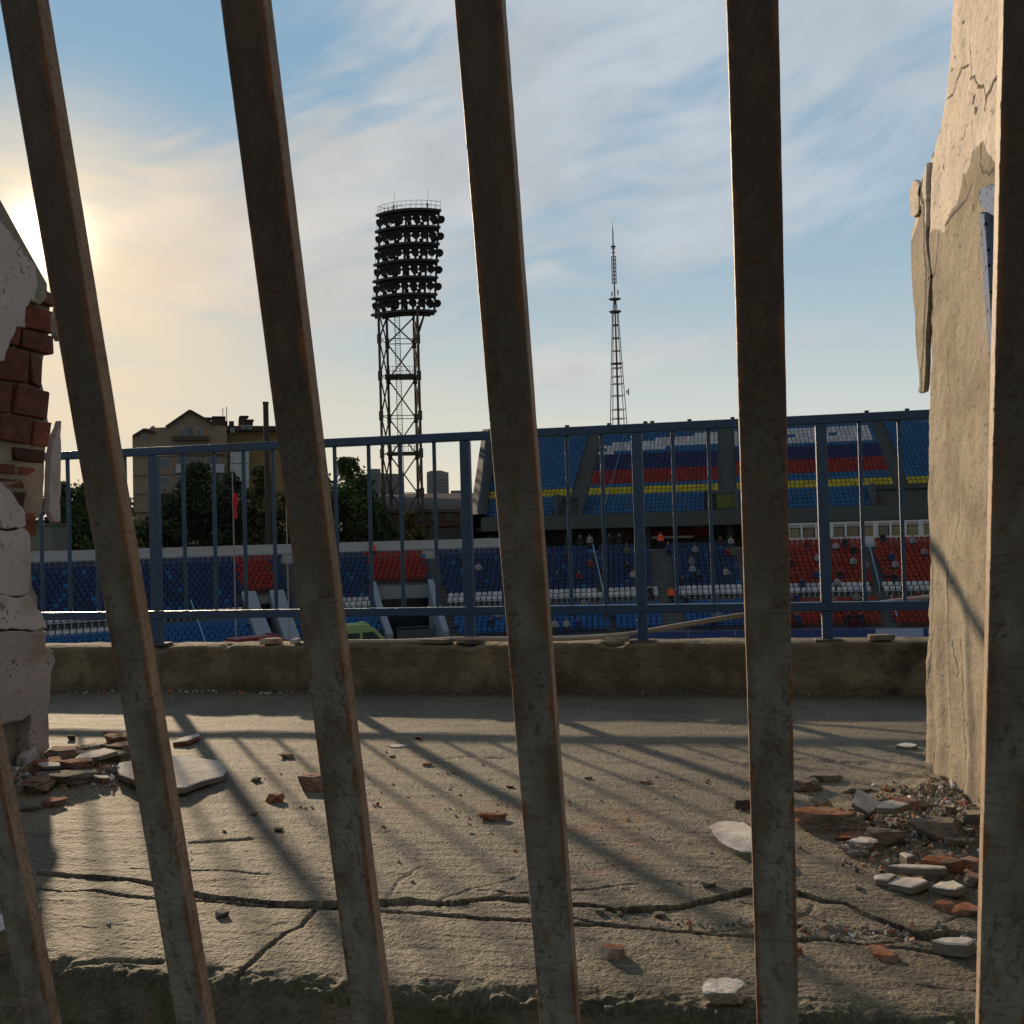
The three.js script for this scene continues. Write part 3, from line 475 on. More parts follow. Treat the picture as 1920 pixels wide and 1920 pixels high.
  // slab of plaster prised away from the far corner
  const slab = (pts, dx, th, seed) => { const g = extr(jag(LX(pts, PIERR - dx - th), 0.04, 0.006, seed), th, 0.003); const p = g.attributes.position, qs = pts.length && LX(pts, PIERR - dx - th).map((k) => k[0]), qa = Math.min(...qs), qb = Math.max(...qs); for (let i = 0; i < p.count; i++) { const y = p.getY(i), q = p.getX(i); p.setZ(i, p.getZ(i) + 0.012 * (fbm(y * 9, q * 7, 3, seed) - 0.5) + dx * 0.5 * (1 - 2 * (q - qa) / (qb - qa))); } g.computeVertexNormals(); g.applyMatrix4(alongX).translate(PIERR - dx - th, 0, 0); const uv = g.attributes.uv; for (let i = 0; i < p.count; i++) uv.setXY(i, (-p.getZ(i) - q0) / QW, (p.getY(i) - v0) / VH); return part('plaster_flake', g, m, pier); };
  slab([[1738, 370], [1739, 470], [1745, 515], [1741, 600], [1738, 680], [1733, 735], [1722, 735], [1725, 722], [1724, 690], [1720, 640], [1719, 600], [1713, 545], [1711, 505], [1709, 470], [1711, 430], [1716, 412], [1722, 400], [1728, 385]], 0.000, 0.010, 641);
  slab([[1722, 346], [1721, 400], [1716, 408], [1711, 405], [1709, 360], [1715, 337]], 0.012, 0.010, 642);
  slab([[1738, 305], [1738, 372], [1726, 388], [1722, 380], [1727, 345]], 0.003, 0.010, 643);
}
// blue-grey metal frame bolted to that pillar
{
  const fr = thing('metal_frame', 'chipped blue grey metal frame fixed to the sunlit plaster pillar', 'frame', [0, 0, 0]);
  const P = (a, b, x) => onX(a, b, x), X = PIERR - 0.045, lil = new THREE.MeshPhysicalMaterial({ side: THREE.DoubleSide, specularIntensity: 0.1, color: lin(0.22, 0.26, 0.36), roughness: 1, map: rep(tex(128, 128, (u, v) => { const s = step(0.68, 0.72, fbm(u * 8, v * 8, 4, 652, 8)); return [mix(1, 0.12, s), mix(1, 0.12, s), mix(1, 0.14, s)]; }), 0.1) });
  const quad = (pts, th) => extr(pts.map(([a, b]) => { const p = P(a, b, X); return [-p.z, p.y]; }), th, 0.002).applyMatrix4(alongX).translate(X, 0, 0);
  part('upright', quad([[1838, 398], [1847, 402], [1853, 480], [1860, 600], [1866, 724], [1860, 724], [1850, 600], [1843, 480]], 0.05), lil, fr);
  part('head_bar', quad([[1838, 356], [1850, 347], [1920, 350], [1920, 418], [1872, 410], [1849, 396], [1838, 385]], 0.06), lil, fr);
  part('panel', quad([[1849, 404], [1920, 424], [1920, 730], [1868, 724], [1856, 560]], 0.01).translate(0.03, 0, 0), mat({ color: lin(0.02, 0.045, 0.12), roughness: 0.4 }), fr);
}

// ------------------------------------------------------------------ rubble: every chunk one can point at is a thing
const C = { plaster: [0.78, 0.74, 0.71], mortar: [0.27, 0.235, 0.19], brick: [0.37, 0.135, 0.06], dust: [0.34, 0.20, 0.14], grey: [0.23, 0.21, 0.175], dark: [0.07, 0.055, 0.045], pink: [0.42, 0.24, 0.19], cream: [0.60, 0.50, 0.38] };
function rock(seed, sx, sy, sz, faces, detail = 9) {           // an angular lump: planes cut round a centre, roughened
  const r = rng(seed), pl = [[0, 1, 0, 1], [0, -1, 0, 1]];
  for (let i = 0; i < faces; i++) { const a = (i + 0.7 * r()) / faces * 2 * Math.PI, y = (r() - 0.5) * 0.9; const l = Math.hypot(1, y); pl.push([Math.cos(a) / l, y / l, Math.sin(a) / l, 0.72 + 0.35 * r()]); }
  const g = mergeVertices((() => { const k = new THREE.IcosahedronGeometry(1, detail); k.deleteAttribute('uv'); k.deleteAttribute('normal'); return k; })(), 1e-4), p = g.attributes.position;
  for (let i = 0; i < p.count; i++) {
    const d = V(p.getX(i), p.getY(i), p.getZ(i)).normalize(); let t = 9;
    for (const [nx, ny, nz, D] of pl) { const k = d.x * nx + d.y * ny + d.z * nz; if (k > 1e-3) t = Math.min(t, D / k); }
    t = Math.min(t, 1.6) * (1 + 0.34 * (fb3(d.x * 3 + seed, d.y * 3, d.z * 3, 4, 702) - 0.5) + 0.14 * (fb3(d.x * 11 + seed, d.y * 11, d.z * 11, 3, 703) - 0.5));
    p.setXYZ(i, d.x * t * sx, d.y * t * sy, d.z * t * sz);
  }
  const c = toCreasedNormals(g, 0.55), q = c.attributes.position, uv = new Float32Array(q.count * 2);
  for (let i = 0; i < q.count; i++) { uv[i * 2] = q.getX(i) + q.getY(i) * 0.6; uv[i * 2 + 1] = q.getZ(i) + q.getY(i) * 0.7; }
  c.setAttribute('uv', new THREE.BufferAttribute(uv, 2));
  return c;
}
function shard(seed, w, d, th, n) {                           // a flat broken piece of plaster: width, depth, thickness
  const r = rng(seed), pts = [];
  for (let i = 0; i < n; i++) { const a = (i + 0.6 * (r() - 0.5)) / n * 2 * Math.PI, k = 0.78 + 0.32 * r(); pts.push([Math.cos(a) * w / 2 * k, Math.sin(a) * d / 2 * k]); }
  const g = extr(jag(pts, Math.min(w, d) / 4, Math.min(w, d) * 0.03, seed + 1), th, Math.min(0.003, th / 5)); g.rotateX(-Math.PI / 2); g.translate(0, -th / 2, 0);
  const p = g.attributes.position; for (let i = 0; i < p.count; i++) p.setY(i, p.getY(i) + th * 0.35 * (fbm(p.getX(i) * 18, p.getZ(i) * 18, 2, seed) - 0.5));
  g.computeVertexNormals(); return toCreasedNormals(g, 0.6);
}
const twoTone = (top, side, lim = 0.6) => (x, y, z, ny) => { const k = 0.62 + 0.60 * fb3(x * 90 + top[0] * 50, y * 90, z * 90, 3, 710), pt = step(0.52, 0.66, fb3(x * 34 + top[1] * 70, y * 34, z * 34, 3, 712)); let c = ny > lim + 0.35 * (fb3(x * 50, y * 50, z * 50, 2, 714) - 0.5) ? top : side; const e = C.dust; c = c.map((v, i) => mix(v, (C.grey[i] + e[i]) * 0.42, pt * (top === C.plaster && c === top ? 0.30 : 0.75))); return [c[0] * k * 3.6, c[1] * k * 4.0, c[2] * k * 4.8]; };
let seedN = 1000;
// kind, pixel on the floor, width and height in photo pixels, colours, turn, tilt, label, category
function chunk(kind, px, py, w, h, top, side, label, cat, o = {}) {
  const at = onY(px, py, o.lift ?? 0.0), dist = at.distanceTo(camera.position), s = dist / F, W = w * s, seed = seedN += 7;
  const down = (EYE - at.y) / dist;                                                            // how steeply one looks down on it
  let g;
  if (kind === 'shard') { const th = o.th ?? 0.018; g = shard(seed, W, o.dm ? o.dm * h * s : Math.max(0.02, (h * s - th * 0.9) / Math.max(down, 0.1)), th, o.n ?? 7); } else { const H = Math.max(0.008, h * s * 0.62); g = rock(seed, W / 2, H / 2, (o.deep ?? 0.8) * W / 2, o.n ?? 7, W > 0.06 ? 14 : W > 0.03 ? 9 : 6); }
  paint(g, twoTone(top, side, o.lim));
  const m = solo(o.name ?? 'rubble_chunk', g, M.chunk, label, cat, o.group);
  g.computeBoundingBox();
  m.rotation.set(o.tx ?? 0, o.turn ?? 0, o.tz ?? 0);
  const tiltH = kind === 'shard' && !o.dm ? (Math.abs(o.tx ?? 0) + Math.abs(o.tz ?? 0)) * W * 0.3 : 0;
  m.position.set(at.x, floorH(at.x, -at.z) + (kind === 'shard' ? (o.th ?? 0.018) * 0.5 : -g.boundingBox.min.y * 0.82) + tiltH + (o.up ?? 0), at.z);
  return m;
}
{
  const { plaster: P, mortar: Mo, brick: B, dust: D, grey: G, dark: K, pink: Pi, cream: Cr } = C;
  // left heap, under the broken wall
  chunk('shard', 322, 1464, 205, 66, P, Mo, 'largest flat white plaster slab of the left heap, behind the second bar', 'plaster slab', { th: 0.016, n: 9, turn: 0.5, tz: -0.05 });
  chunk('shard', 182, 1453, 76, 22, P, Mo, 'pointed white plaster shard sticking up in the left heap', 'plaster shard', { th: 0.012, n: 5, turn: 0.3, tz: 0.14, up: 0.025 });
  chunk('shard', 349, 1396, 42, 20, P, B, 'small white plaster flake leaning behind the largest slab', 'plaster shard', { th: 0.014, n: 5, tz: 0.12, turn: 0.2 });
  chunk('rock', 226, 1402, 44, 34, D, D, 'rounded orange brown lump at the back of the left heap', 'brick lump', { n: 9 });
  chunk('rock', 240, 1420, 66, 38, D, Mo, 'wide tan lump resting against the second bar in the left heap', 'mortar lump', { n: 8 });
  chunk('rock', 126, 1431, 70, 36, D, Mo, 'brown mortar lump lying against the foot of the broken wall', 'mortar lump', { n: 8 });
  chunk('rock', 168, 1418, 40, 26, G, G, 'grey mortar lump behind the white shard of the left heap', 'mortar lump');
  chunk('rock', 199, 1410, 30, 22, K, K, 'dark hollow looking lump in the middle of the left heap', 'brick lump');
  chunk('rock', 206, 1432, 84, 26, G, Mo, 'long grey mortar block lying across the left heap', 'mortar block', { n: 6, deep: 0.5 });
  chunk('rock', 148, 1466, 54, 30, B, D, 'red brick fragment under the white shard of the left heap', 'brick fragment');
  chunk('rock', 96, 1466, 60, 30, B, K, 'dark red brick fragment near the foot of the broken wall', 'brick fragment');
  chunk('rock', 72, 1492, 66, 34, D, K, 'brown brick rubble at the front left of the left heap', 'brick fragment', { n: 9 });
  chunk('rock', 104, 1514, 34, 18, B, D, 'small red brick crumb in front of the left heap', 'brick fragment');
  chunk('rock', 60, 1520, 40, 16, G, G, 'small grey crumb beside the red crumb in front of the left heap', 'mortar lump');
  chunk('shard', 96, 1474, 56, 10, P, Mo, 'thin pale plaster sliver lying flat left in the left heap', 'plaster shard', { th: 0.008, n: 5, turn: -0.3, up: 0.03 });
  chunk('shard', 188, 1480, 44, 8, P, Mo, 'narrow bright plaster sliver below the white shard of the left heap', 'plaster shard', { th: 0.008, n: 5, turn: -0.1, up: 0.012 });
  chunk('rock', 130, 1480, 90, 30, G, Mo, 'broad greyish rubble block at the front of the left heap', 'mortar block', { n: 7, deep: 0.6 });
  chunk('rock', 134, 1390, 14, 14, K, K, 'black pebble standing on the lit floor behind the left heap', 'pebble');
  chunk('rock', 204, 1379, 24, 7, D, D, 'flat brown stick of brick on the lit floor behind the left heap', 'brick fragment', { deep: 0.4 });
  chunk('shard', 10, 1770, 60, 90, P, Mo, 'big plaster piece at the left picture edge behind the leftmost bar', 'plaster slab', { th: 0.05, n: 6 });
  // scattered over the open floor
  chunk('rock', 590, 1480, 66, 40, Pi, D, 'curled pinkish plaster lump beside the third bar from the left', 'plaster lump', { n: 6, deep: 0.7 });
  chunk('rock', 518, 1505, 30, 22, Pi, B, 'reddish pebble left of the pinkish plaster lump', 'pebble', { n: 9 });
  chunk('rock', 480, 1468, 18, 10, K, D, 'dark crumb in the thin shadow left of the third bar', 'pebble');
  chunk('rock', 537, 1424, 24, 10, D, D, 'small brown chip on the far lit floor left of the third bar', 'pebble');
  chunk('rock', 476, 1530, 12, 7, D, K, 'tiny brown pebble below the dark crumb', 'pebble');
  chunk('rock', 522, 1562, 18, 7, K, K, 'flat dark chip below the reddish pebble', 'pebble');
  chunk('rock', 416, 1714, 22, 14, G, G, 'small grey mortar block just past the long crack on the left', 'mortar block', { n: 4 });
  chunk('rock', 926, 1541, 38, 18, B, B, 'orange brick fragment left of the middle bar', 'brick fragment', { n: 6, deep: 0.6 });
  chunk('rock', 802, 1437, 18, 8, B, D, 'small red brick chip on the far lit floor', 'brick fragment');
  chunk('rock', 785, 1389, 14, 8, D, K, 'little brown stone in the shadow of the lower rail', 'pebble');
  chunk('rock', 736, 1421, 12, 6, D, K, 'little brown pebble left of the small red chip', 'pebble');
  chunk('shard', 746, 1403, 34, 7, P, P, 'torn scrap of white paper on the floor in the rail shadow', 'paper scrap', { th: 0.003, n: 6, name: 'paper_scrap' });
  chunk('rock', 1103, 1465, 14, 8, G, K, 'small grey stone on the lit floor right of the middle bar', 'pebble');
  chunk('rock', 1210, 1472, 22, 6, D, D, 'flat tan chip on the lit floor between the two right bars', 'pebble', { deep: 0.5 });
  chunk('rock', 956, 1480, 12, 6, D, K, 'tiny brown chip just left of the middle bar', 'pebble');
  chunk('rock', 1148, 1790, 50, 30, B, Cr, 'orange topped brick fragment with plaster on the front slab', 'brick fragment', { n: 6, deep: 0.55, turn: -0.3 });
  chunk('rock', 1357, 1872, 58, 44, P, Cr, 'pale plaster cube at the front edge of the slab', 'plaster lump', { n: 4, deep: 0.85, turn: 0.4 });
  chunk('shard', 1386, 1590, 84, 74, P, Mo, 'white faced plaster slab propped up left of the fifth bar', 'plaster slab', { n: 8, th: 0.022, turn: 0.3, tz: 0.22, up: -0.005 });
  chunk('rock', 1330, 1665, 26, 14, G, G, 'small tan pebble below the propped up white slab', 'pebble', { n: 6 });
  chunk('rock', 1124, 1712, 16, 10, G, G, 'grey crumb inside the long crack right of the middle bar', 'pebble');
  chunk('rock', 1236, 1716, 20, 12, G, D, 'tan crumb at the rim of the long crack', 'pebble');
  // right heap, under the sunlit pillar
  chunk('shard', 1622, 1548, 56, 52, P, Mo, 'white plaster piece standing on top of the right heap', 'plaster shard', { th: 0.022, n: 4, up: 0.045, tx: 0.75, turn: 0.2, dm: 0.95 });
  chunk('rock', 1545, 1556, 110, 48, B, Mo, 'long orange brick fragment beside the fifth bar in the right heap', 'brick fragment', { n: 6, deep: 0.45 });
  chunk('rock', 1588, 1558, 56, 40, G, Mo, 'grey mortar lump against the long orange brick', 'mortar lump', { n: 7 });
  chunk('rock', 1543, 1525, 40, 36, G, Cr, 'pale mortar lump behind the long orange brick', 'mortar lump', { n: 6 });
  chunk('shard', 1676, 1564, 62, 22, P, Mo, 'lavender white plaster flake lying over the notched grey block', 'plaster shard', { th: 0.014, n: 5, up: 0.045, tz: 0.1 });
  chunk('rock', 1655, 1592, 72, 46, G, Mo, 'grey plaster block with a notched top in the right heap', 'plaster lump', { n: 6, deep: 0.4 });
  chunk('rock', 1616, 1606, 40, 42, P, Mo, 'small white topped plaster lump at the front of the right heap', 'plaster lump', { n: 6, lim: 0.4 });
  chunk('rock', 1602, 1578, 50, 18, B, B, 'orange brick crumb wedged between grey lumps of the right heap', 'brick fragment');
  chunk('rock', 1640, 1525, 44, 16, B, D, 'red brick crumb at the back of the right heap', 'brick fragment');
  chunk('rock', 1690, 1532, 60, 28, B, D, 'reddish brown brick rubble by the pillar foot', 'brick fragment', { n: 9 });
  chunk('shard', 1660, 1664, 46, 22, P, Mo, 'left half of the snapped white plaster strip', 'plaster shard', { th: 0.014, n: 5, turn: 0.1, tz: 0.1 });
  chunk('shard', 1700, 1674, 66, 28, P, Mo, 'right half of the snapped white plaster strip', 'plaster shard', { th: 0.013, n: 5, turn: -0.35, tz: 0.12 });
  chunk('shard', 1726, 1656, 100, 16, P, Mo, 'long thin white plaster shard lying below the orange brick', 'plaster shard', { th: 0.014, n: 6, turn: -0.3, up: 0.012, tz: 0.08 });
  chunk('shard', 1702, 1637, 24, 20, P, Mo, 'small square white plaster chip above the long thin shard', 'plaster shard', { th: 0.016, n: 4, up: 0.02 });
  chunk('shard', 1782, 1682, 70, 26, P, Mo, 'white plaster wedge tilted to the right below the orange brick', 'plaster shard', { th: 0.014, n: 5, turn: -0.6, tz: 0.18 });
  chunk('rock', 1760, 1643, 66, 36, B, B, 'bright orange broken brick near the sixth bar', 'brick fragment', { n: 6, deep: 0.6 });
  chunk('rock', 1826, 1641, 34, 26, Pi, D, 'pink brick piece touching the sixth bar', 'brick fragment');
  chunk('rock', 1828, 1668, 30, 28, Pi, G, 'round pinkish lump under the pink brick piece', 'brick lump', { n: 10 });
  chunk('rock', 1772, 1706, 40, 16, B, D, 'orange brick crumb below the tilted white wedge', 'brick fragment');
  chunk('rock', 1816, 1716, 44, 16, B, Pi, 'flat orange brick crumb lowest beside the sixth bar', 'brick fragment');
  chunk('shard', 1795, 1784, 70, 30, P, Mo, 'white plaster piece lying on the front slab by the sixth bar', 'plaster shard', { th: 0.022, n: 6, tz: 0.08 });
  chunk('rock', 1760, 1585, 80, 44, G, Mo, 'mossy grey lump at the foot of the sunlit pillar', 'mortar lump', { n: 8 });
  chunk('rock', 1783, 1577, 20, 22, Cr, G, 'small pale stone on the mossy grey lump', 'pebble', { up: 0.04 });
  chunk('rock', 1826, 1582, 36, 28, Cr, G, 'pale grey stone against the sixth bar', 'mortar lump', { up: 0.02 });
  chunk('rock', 1798, 1604, 34, 18, G, G, 'low grey stone in the mossy rubble', 'mortar lump');
  chunk('rock', 1545, 1468, 60, 18, G, Mo, 'flat grey slate like piece at the back of the right heap', 'mortar block', { deep: 0.6 });
  chunk('rock', 1510, 1482, 60, 26, G, Mo, 'grey mortar slab touching the fifth bar', 'mortar block', { n: 6, deep: 0.6 });
  chunk('rock', 1396, 1516, 36, 24, G, K, 'grey stone half hidden by the fifth bar', 'mortar lump');
  chunk('rock', 1610, 1492, 46, 14, G, Mo, 'thin grey flake on the floor before the pillar', 'mortar block', { deep: 0.7 });
  chunk('shard', 1702, 1409, 40, 12, P, Mo, 'thin white flake on the far floor next to the pillar', 'plaster shard', { th: 0.012, n: 6 });
  chunk('rock', 1660, 1790, 40, 12, B, D, 'orange crumb in the wide part of the crack', 'brick fragment');
  chunk('rock', 1640, 1770, 60, 14, B, G, 'brick dust lump filling the wide part of the crack', 'brick fragment');
  chunk('rock', 1498, 1785, 14, 18, B, B, 'red brick chip just right of the fifth bar', 'brick fragment');
  // on the low wall
  const onWall = (px, py, w, th, d, c, label, seed, name = 'plaster_piece') => { const p = onQ(px, py, 5.47), s = 5.6 / F, g = shard(seed, w * s, d, th, 5); paint(g, twoTone(c, c)); const o = solo(name, g, M.chunk, label, 'plaster piece'); o.position.set(p.x, WH + th / 2 + 0.004, -5.49); return o; };
  onWall(505, 1215, 52, 0.024, 0.12, Cr, 'cream slab piece lying on the low wall left of the third bar', 61);
  onWall(552, 1213, 18, 0.02, 0.08, P, 'small white piece on the low wall beside the cream slab piece', 62);
  onWall(822, 1213, 76, 0.016, 0.14, Mo, 'grey plate lying on the low wall before the middle post', 63);
  onWall(1155, 1210, 56, 0.018, 0.12, Cr, 'cream plate lying on the low wall before the post right of the middle bar', 64);
  onWall(1650, 1205, 60, 0.02, 0.10, Mo, 'crumbled mortar strip on the low wall by the pillar', 65);
}
{ // crumbs nobody would count
  const r = rng(77), n = 4200, geo = [rock(5, 0.5, 0.35, 0.45, 6, 2)], im = new THREE.InstancedMesh(geo[0], mat({ roughness: 0.95 }), n);
  const gs = () => (r() + r() + r() - 1.5) / 1.2, m4 = new THREE.Matrix4(), e = new THREE.Euler(), cols = [C.grey, C.mortar, C.brick, C.dust, C.plaster, C.grey, C.dust, C.mortar, C.grey, C.dark];
  const spots = [[pileL.x, -pileL.z, 0.40, 0.20, 1100, 0.013], [0.50, 3.15, 0.24, 0.34, 1300, 0.011], [0.42, 2.72, 0.20, 0.22, 500, 0.008], [-2.9, 5.33, 0.9, 0.08, 300, 0.010], [0.0, 5.40, 1.2, 0.03, 70, 0.007], [-0.6, 3.2, 1.4, 1.0, 420, 0.0065], [0.2, 2.30, 0.5, 0.05, 190, 0.009]];
  let k = 0;
  for (const [cx, cq, sx, sq, num, size] of spots) for (let i = 0; i < num; i++) {
    const x = cx + gs() * sx, q = cq + gs() * sq, s = size * (0.35 + 1.3 * r() ** 3), c = cols[Math.floor(r() * cols.length)], f = 0.7 + 0.5 * r();
    if (q < 2.0 || q > 5.42 || x > 0.63) continue;
    m4.makeRotationFromEuler(e.set(r() * 6, r() * 6, r() * 6)).scale(V(s * (0.8 + r()), s, s)).setPosition(x, floorH(x, q) + s * 0.15, -q);
    im.setMatrixAt(k, m4); im.setColorAt(k, lin(c[0] * f, c[1] * f, c[2] * f)); k++;
  }
  im.count = k; shade(im); im.name = 'rubble_crumbs'; im.userData = { label: 'small crumbs of brick, mortar and plaster strewn over the walkway floor', category: 'rubble', kind: 'stuff' }; scene.add(im);
}
// ------------------------------------------------------------------ the stadium: field, lower stand (an oval), upper stand
const FIELD = EYE - 9.5;
struct('ground', new THREE.PlaneGeometry(9000, 9000).rotateX(-Math.PI / 2).translate(0, FIELD - 0.06, 0), mat({ color: lin(0.10, 0.105, 0.075) }));
struct('running_track', new THREE.RingGeometry(34, 78, 96).rotateX(-Math.PI / 2).translate(8.7, FIELD - 0.03, -13), mat({ color: lin(0.16, 0.07, 0.05) }));
struct('pitch', new THREE.PlaneGeometry(66, 62).rotateX(-Math.PI / 2).translate(12, FIELD, -42), mat({ color: lin(0.05, 0.10, 0.03) }));
const RX = 8.7, RQ = 13, RR = 91;
function rim(t, dr) { if (t >= 0) return { x: RX + t, q: RQ + RR + dr, nx: 0, nq: 1 }; const a = t / RR; return { x: RX + (RR + dr) * Math.sin(a), q: RQ + (RR + dr) * Math.cos(a), nx: Math.sin(a), nq: Math.cos(a) }; }
function tOf(px, dr = 0, py = 1000) { const want = azTan(px, py); let lo = -110, hi = 90; for (let i = 0; i < 50; i++) { const m = (lo + hi) / 2, p = rim(m, dr); if (p.x / p.q < want) lo = m; else hi = m; } return (lo + hi) / 2; }
const rowBack = (i) => (i < 13 ? { dr: -0.6 * i, y: EYE - 2.2 - 0.345 * i } : { dr: -9.1 - 0.62 * (i - 13), y: EYE - 7.15 - 0.30 * (i - 13) });
const ROWS = 19, T0 = tOf(-260), T1 = 72;
// tunnels: [t left, t right, first row cut away]
const tun = [[tOf(693, -4, 1100), tOf(812, -4, 1100), 7], [tOf(452, -5, 1100), tOf(532, -5, 1100), 8]];
function strip(rows, ts, pt, skip) {           // terrace: for each row a tread and the riser in front of it
  const p = [], uv = [], ix = [];
  for (let i = 0; i < rows; i++) for (let k = 0; k + 1 < ts.length; k++) {
    if (skip && skip(i, (ts[k] + ts[k + 1]) / 2)) continue;
    const b = p.length / 3; for (const t of [ts[k], ts[k + 1]]) for (const c of pt(i, t)) { p.push(...c); uv.push(t, c[1] + c[2] * 0.3); }
    const n = pt(i, ts[k]).length; for (let m = 0; m + 1 < n; m++) ix.push(b + m, b + m + 1, b + n + m, b + m + 1, b + n + m + 1, b + n + m);
  }
  const g = new THREE.BufferGeometry(); g.setAttribute('position', new THREE.Float32BufferAttribute(p, 3)); g.setAttribute('uv', new THREE.Float32BufferAttribute(uv, 2)); g.setIndex(ix); const f = g.toNonIndexed(); f.computeVertexNormals(); return f;
}
function band(ts, dr, y0, y1, th, pt = rim) {   // upright wall of the given thickness along the rim
  const p = [], ix = [], uv = []; ts.forEach((t, k) => { for (const [d, y] of [[dr, y0], [dr, y1], [dr + th, y1], [dr + th, y0]]) { const r = pt(t, d); p.push(r.x, typeof y === 'function' ? y(t) : y, -r.q); uv.push(t, y1 + d); } if (k) for (let m = 0; m < 3; m++) { const b = (k - 1) * 4 + m; ix.push(b, b + 4, b + 1, b + 1, b + 4, b + 5); } });
  for (const b of [0, (ts.length - 1) * 4]) ix.push(b, b + 1, b + 2, b, b + 2, b + 3);
  const g = new THREE.BufferGeometry(); g.setAttribute('position', new THREE.Float32BufferAttribute(p, 3)); g.setAttribute('uv', new THREE.Float32BufferAttribute(uv, 2)); g.setIndex(ix); const f = g.toNonIndexed(); f.computeVertexNormals(); return f;
}
const range = (a, b, n) => Array.from({ length: n + 1 }, (_, i) => mix(a, b, i / n));
const seatGeo = join([box(0.40, 0.27, 0.035, 0, 0.64, -0.20), box(0.34, 0.05, 0.03, 0, 0.80, -0.205), box(0.42, 0.05, 0.38, 0, 0.42, 0), box(0.06, 0.4, 0.2, 0, 0.2, -0.1)]);
const SEAT = { deep: [0.008, 0.036, 0.130], blue: [0.014, 0.110, 0.28], sky: [0.012, 0.115, 0.33], navy: [0.010, 0.022, 0.115], red: [0.25, 0.016, 0.013], orange: [0.28, 0.030, 0.015], white: [0.50, 0.51, 0.56], yellow: [0.45, 0.38, 0.03] };
const seatMat = {}; for (const k of Object.keys(SEAT)) seatMat[k] = mat({ color: lin(...SEAT[k]), roughness: 0.55 });
function seatFill(stand, list, nearest) {       // the seats that show largest one by one, the rest as one part
  list.sort((a, b) => a.d - b.d);
  list.slice(0, nearest).forEach((s) => { const m = part('seat', seatGeo, seatMat[s.c], stand); m.position.set(...s.p); m.rotation.y = s.a; });
  const rest = list.slice(nearest), im = new THREE.InstancedMesh(seatGeo, mat({ roughness: 0.55 }), rest.length), m4 = new THREE.Matrix4();
  rest.forEach((s, i) => { im.setMatrixAt(i, m4.makeRotationY(s.a).setPosition(...s.p)); const f = 0.82 + 0.36 * hash(i, 5, 2); im.setColorAt(i, lin(...SEAT[s.c].map((v) => v * f))); });
  shade(im); im.name = 'seats'; im.userData.kind = 'stuff'; stand.add(im);
}
const people = [];                                // places where somebody sits: [x, y, z, turn]
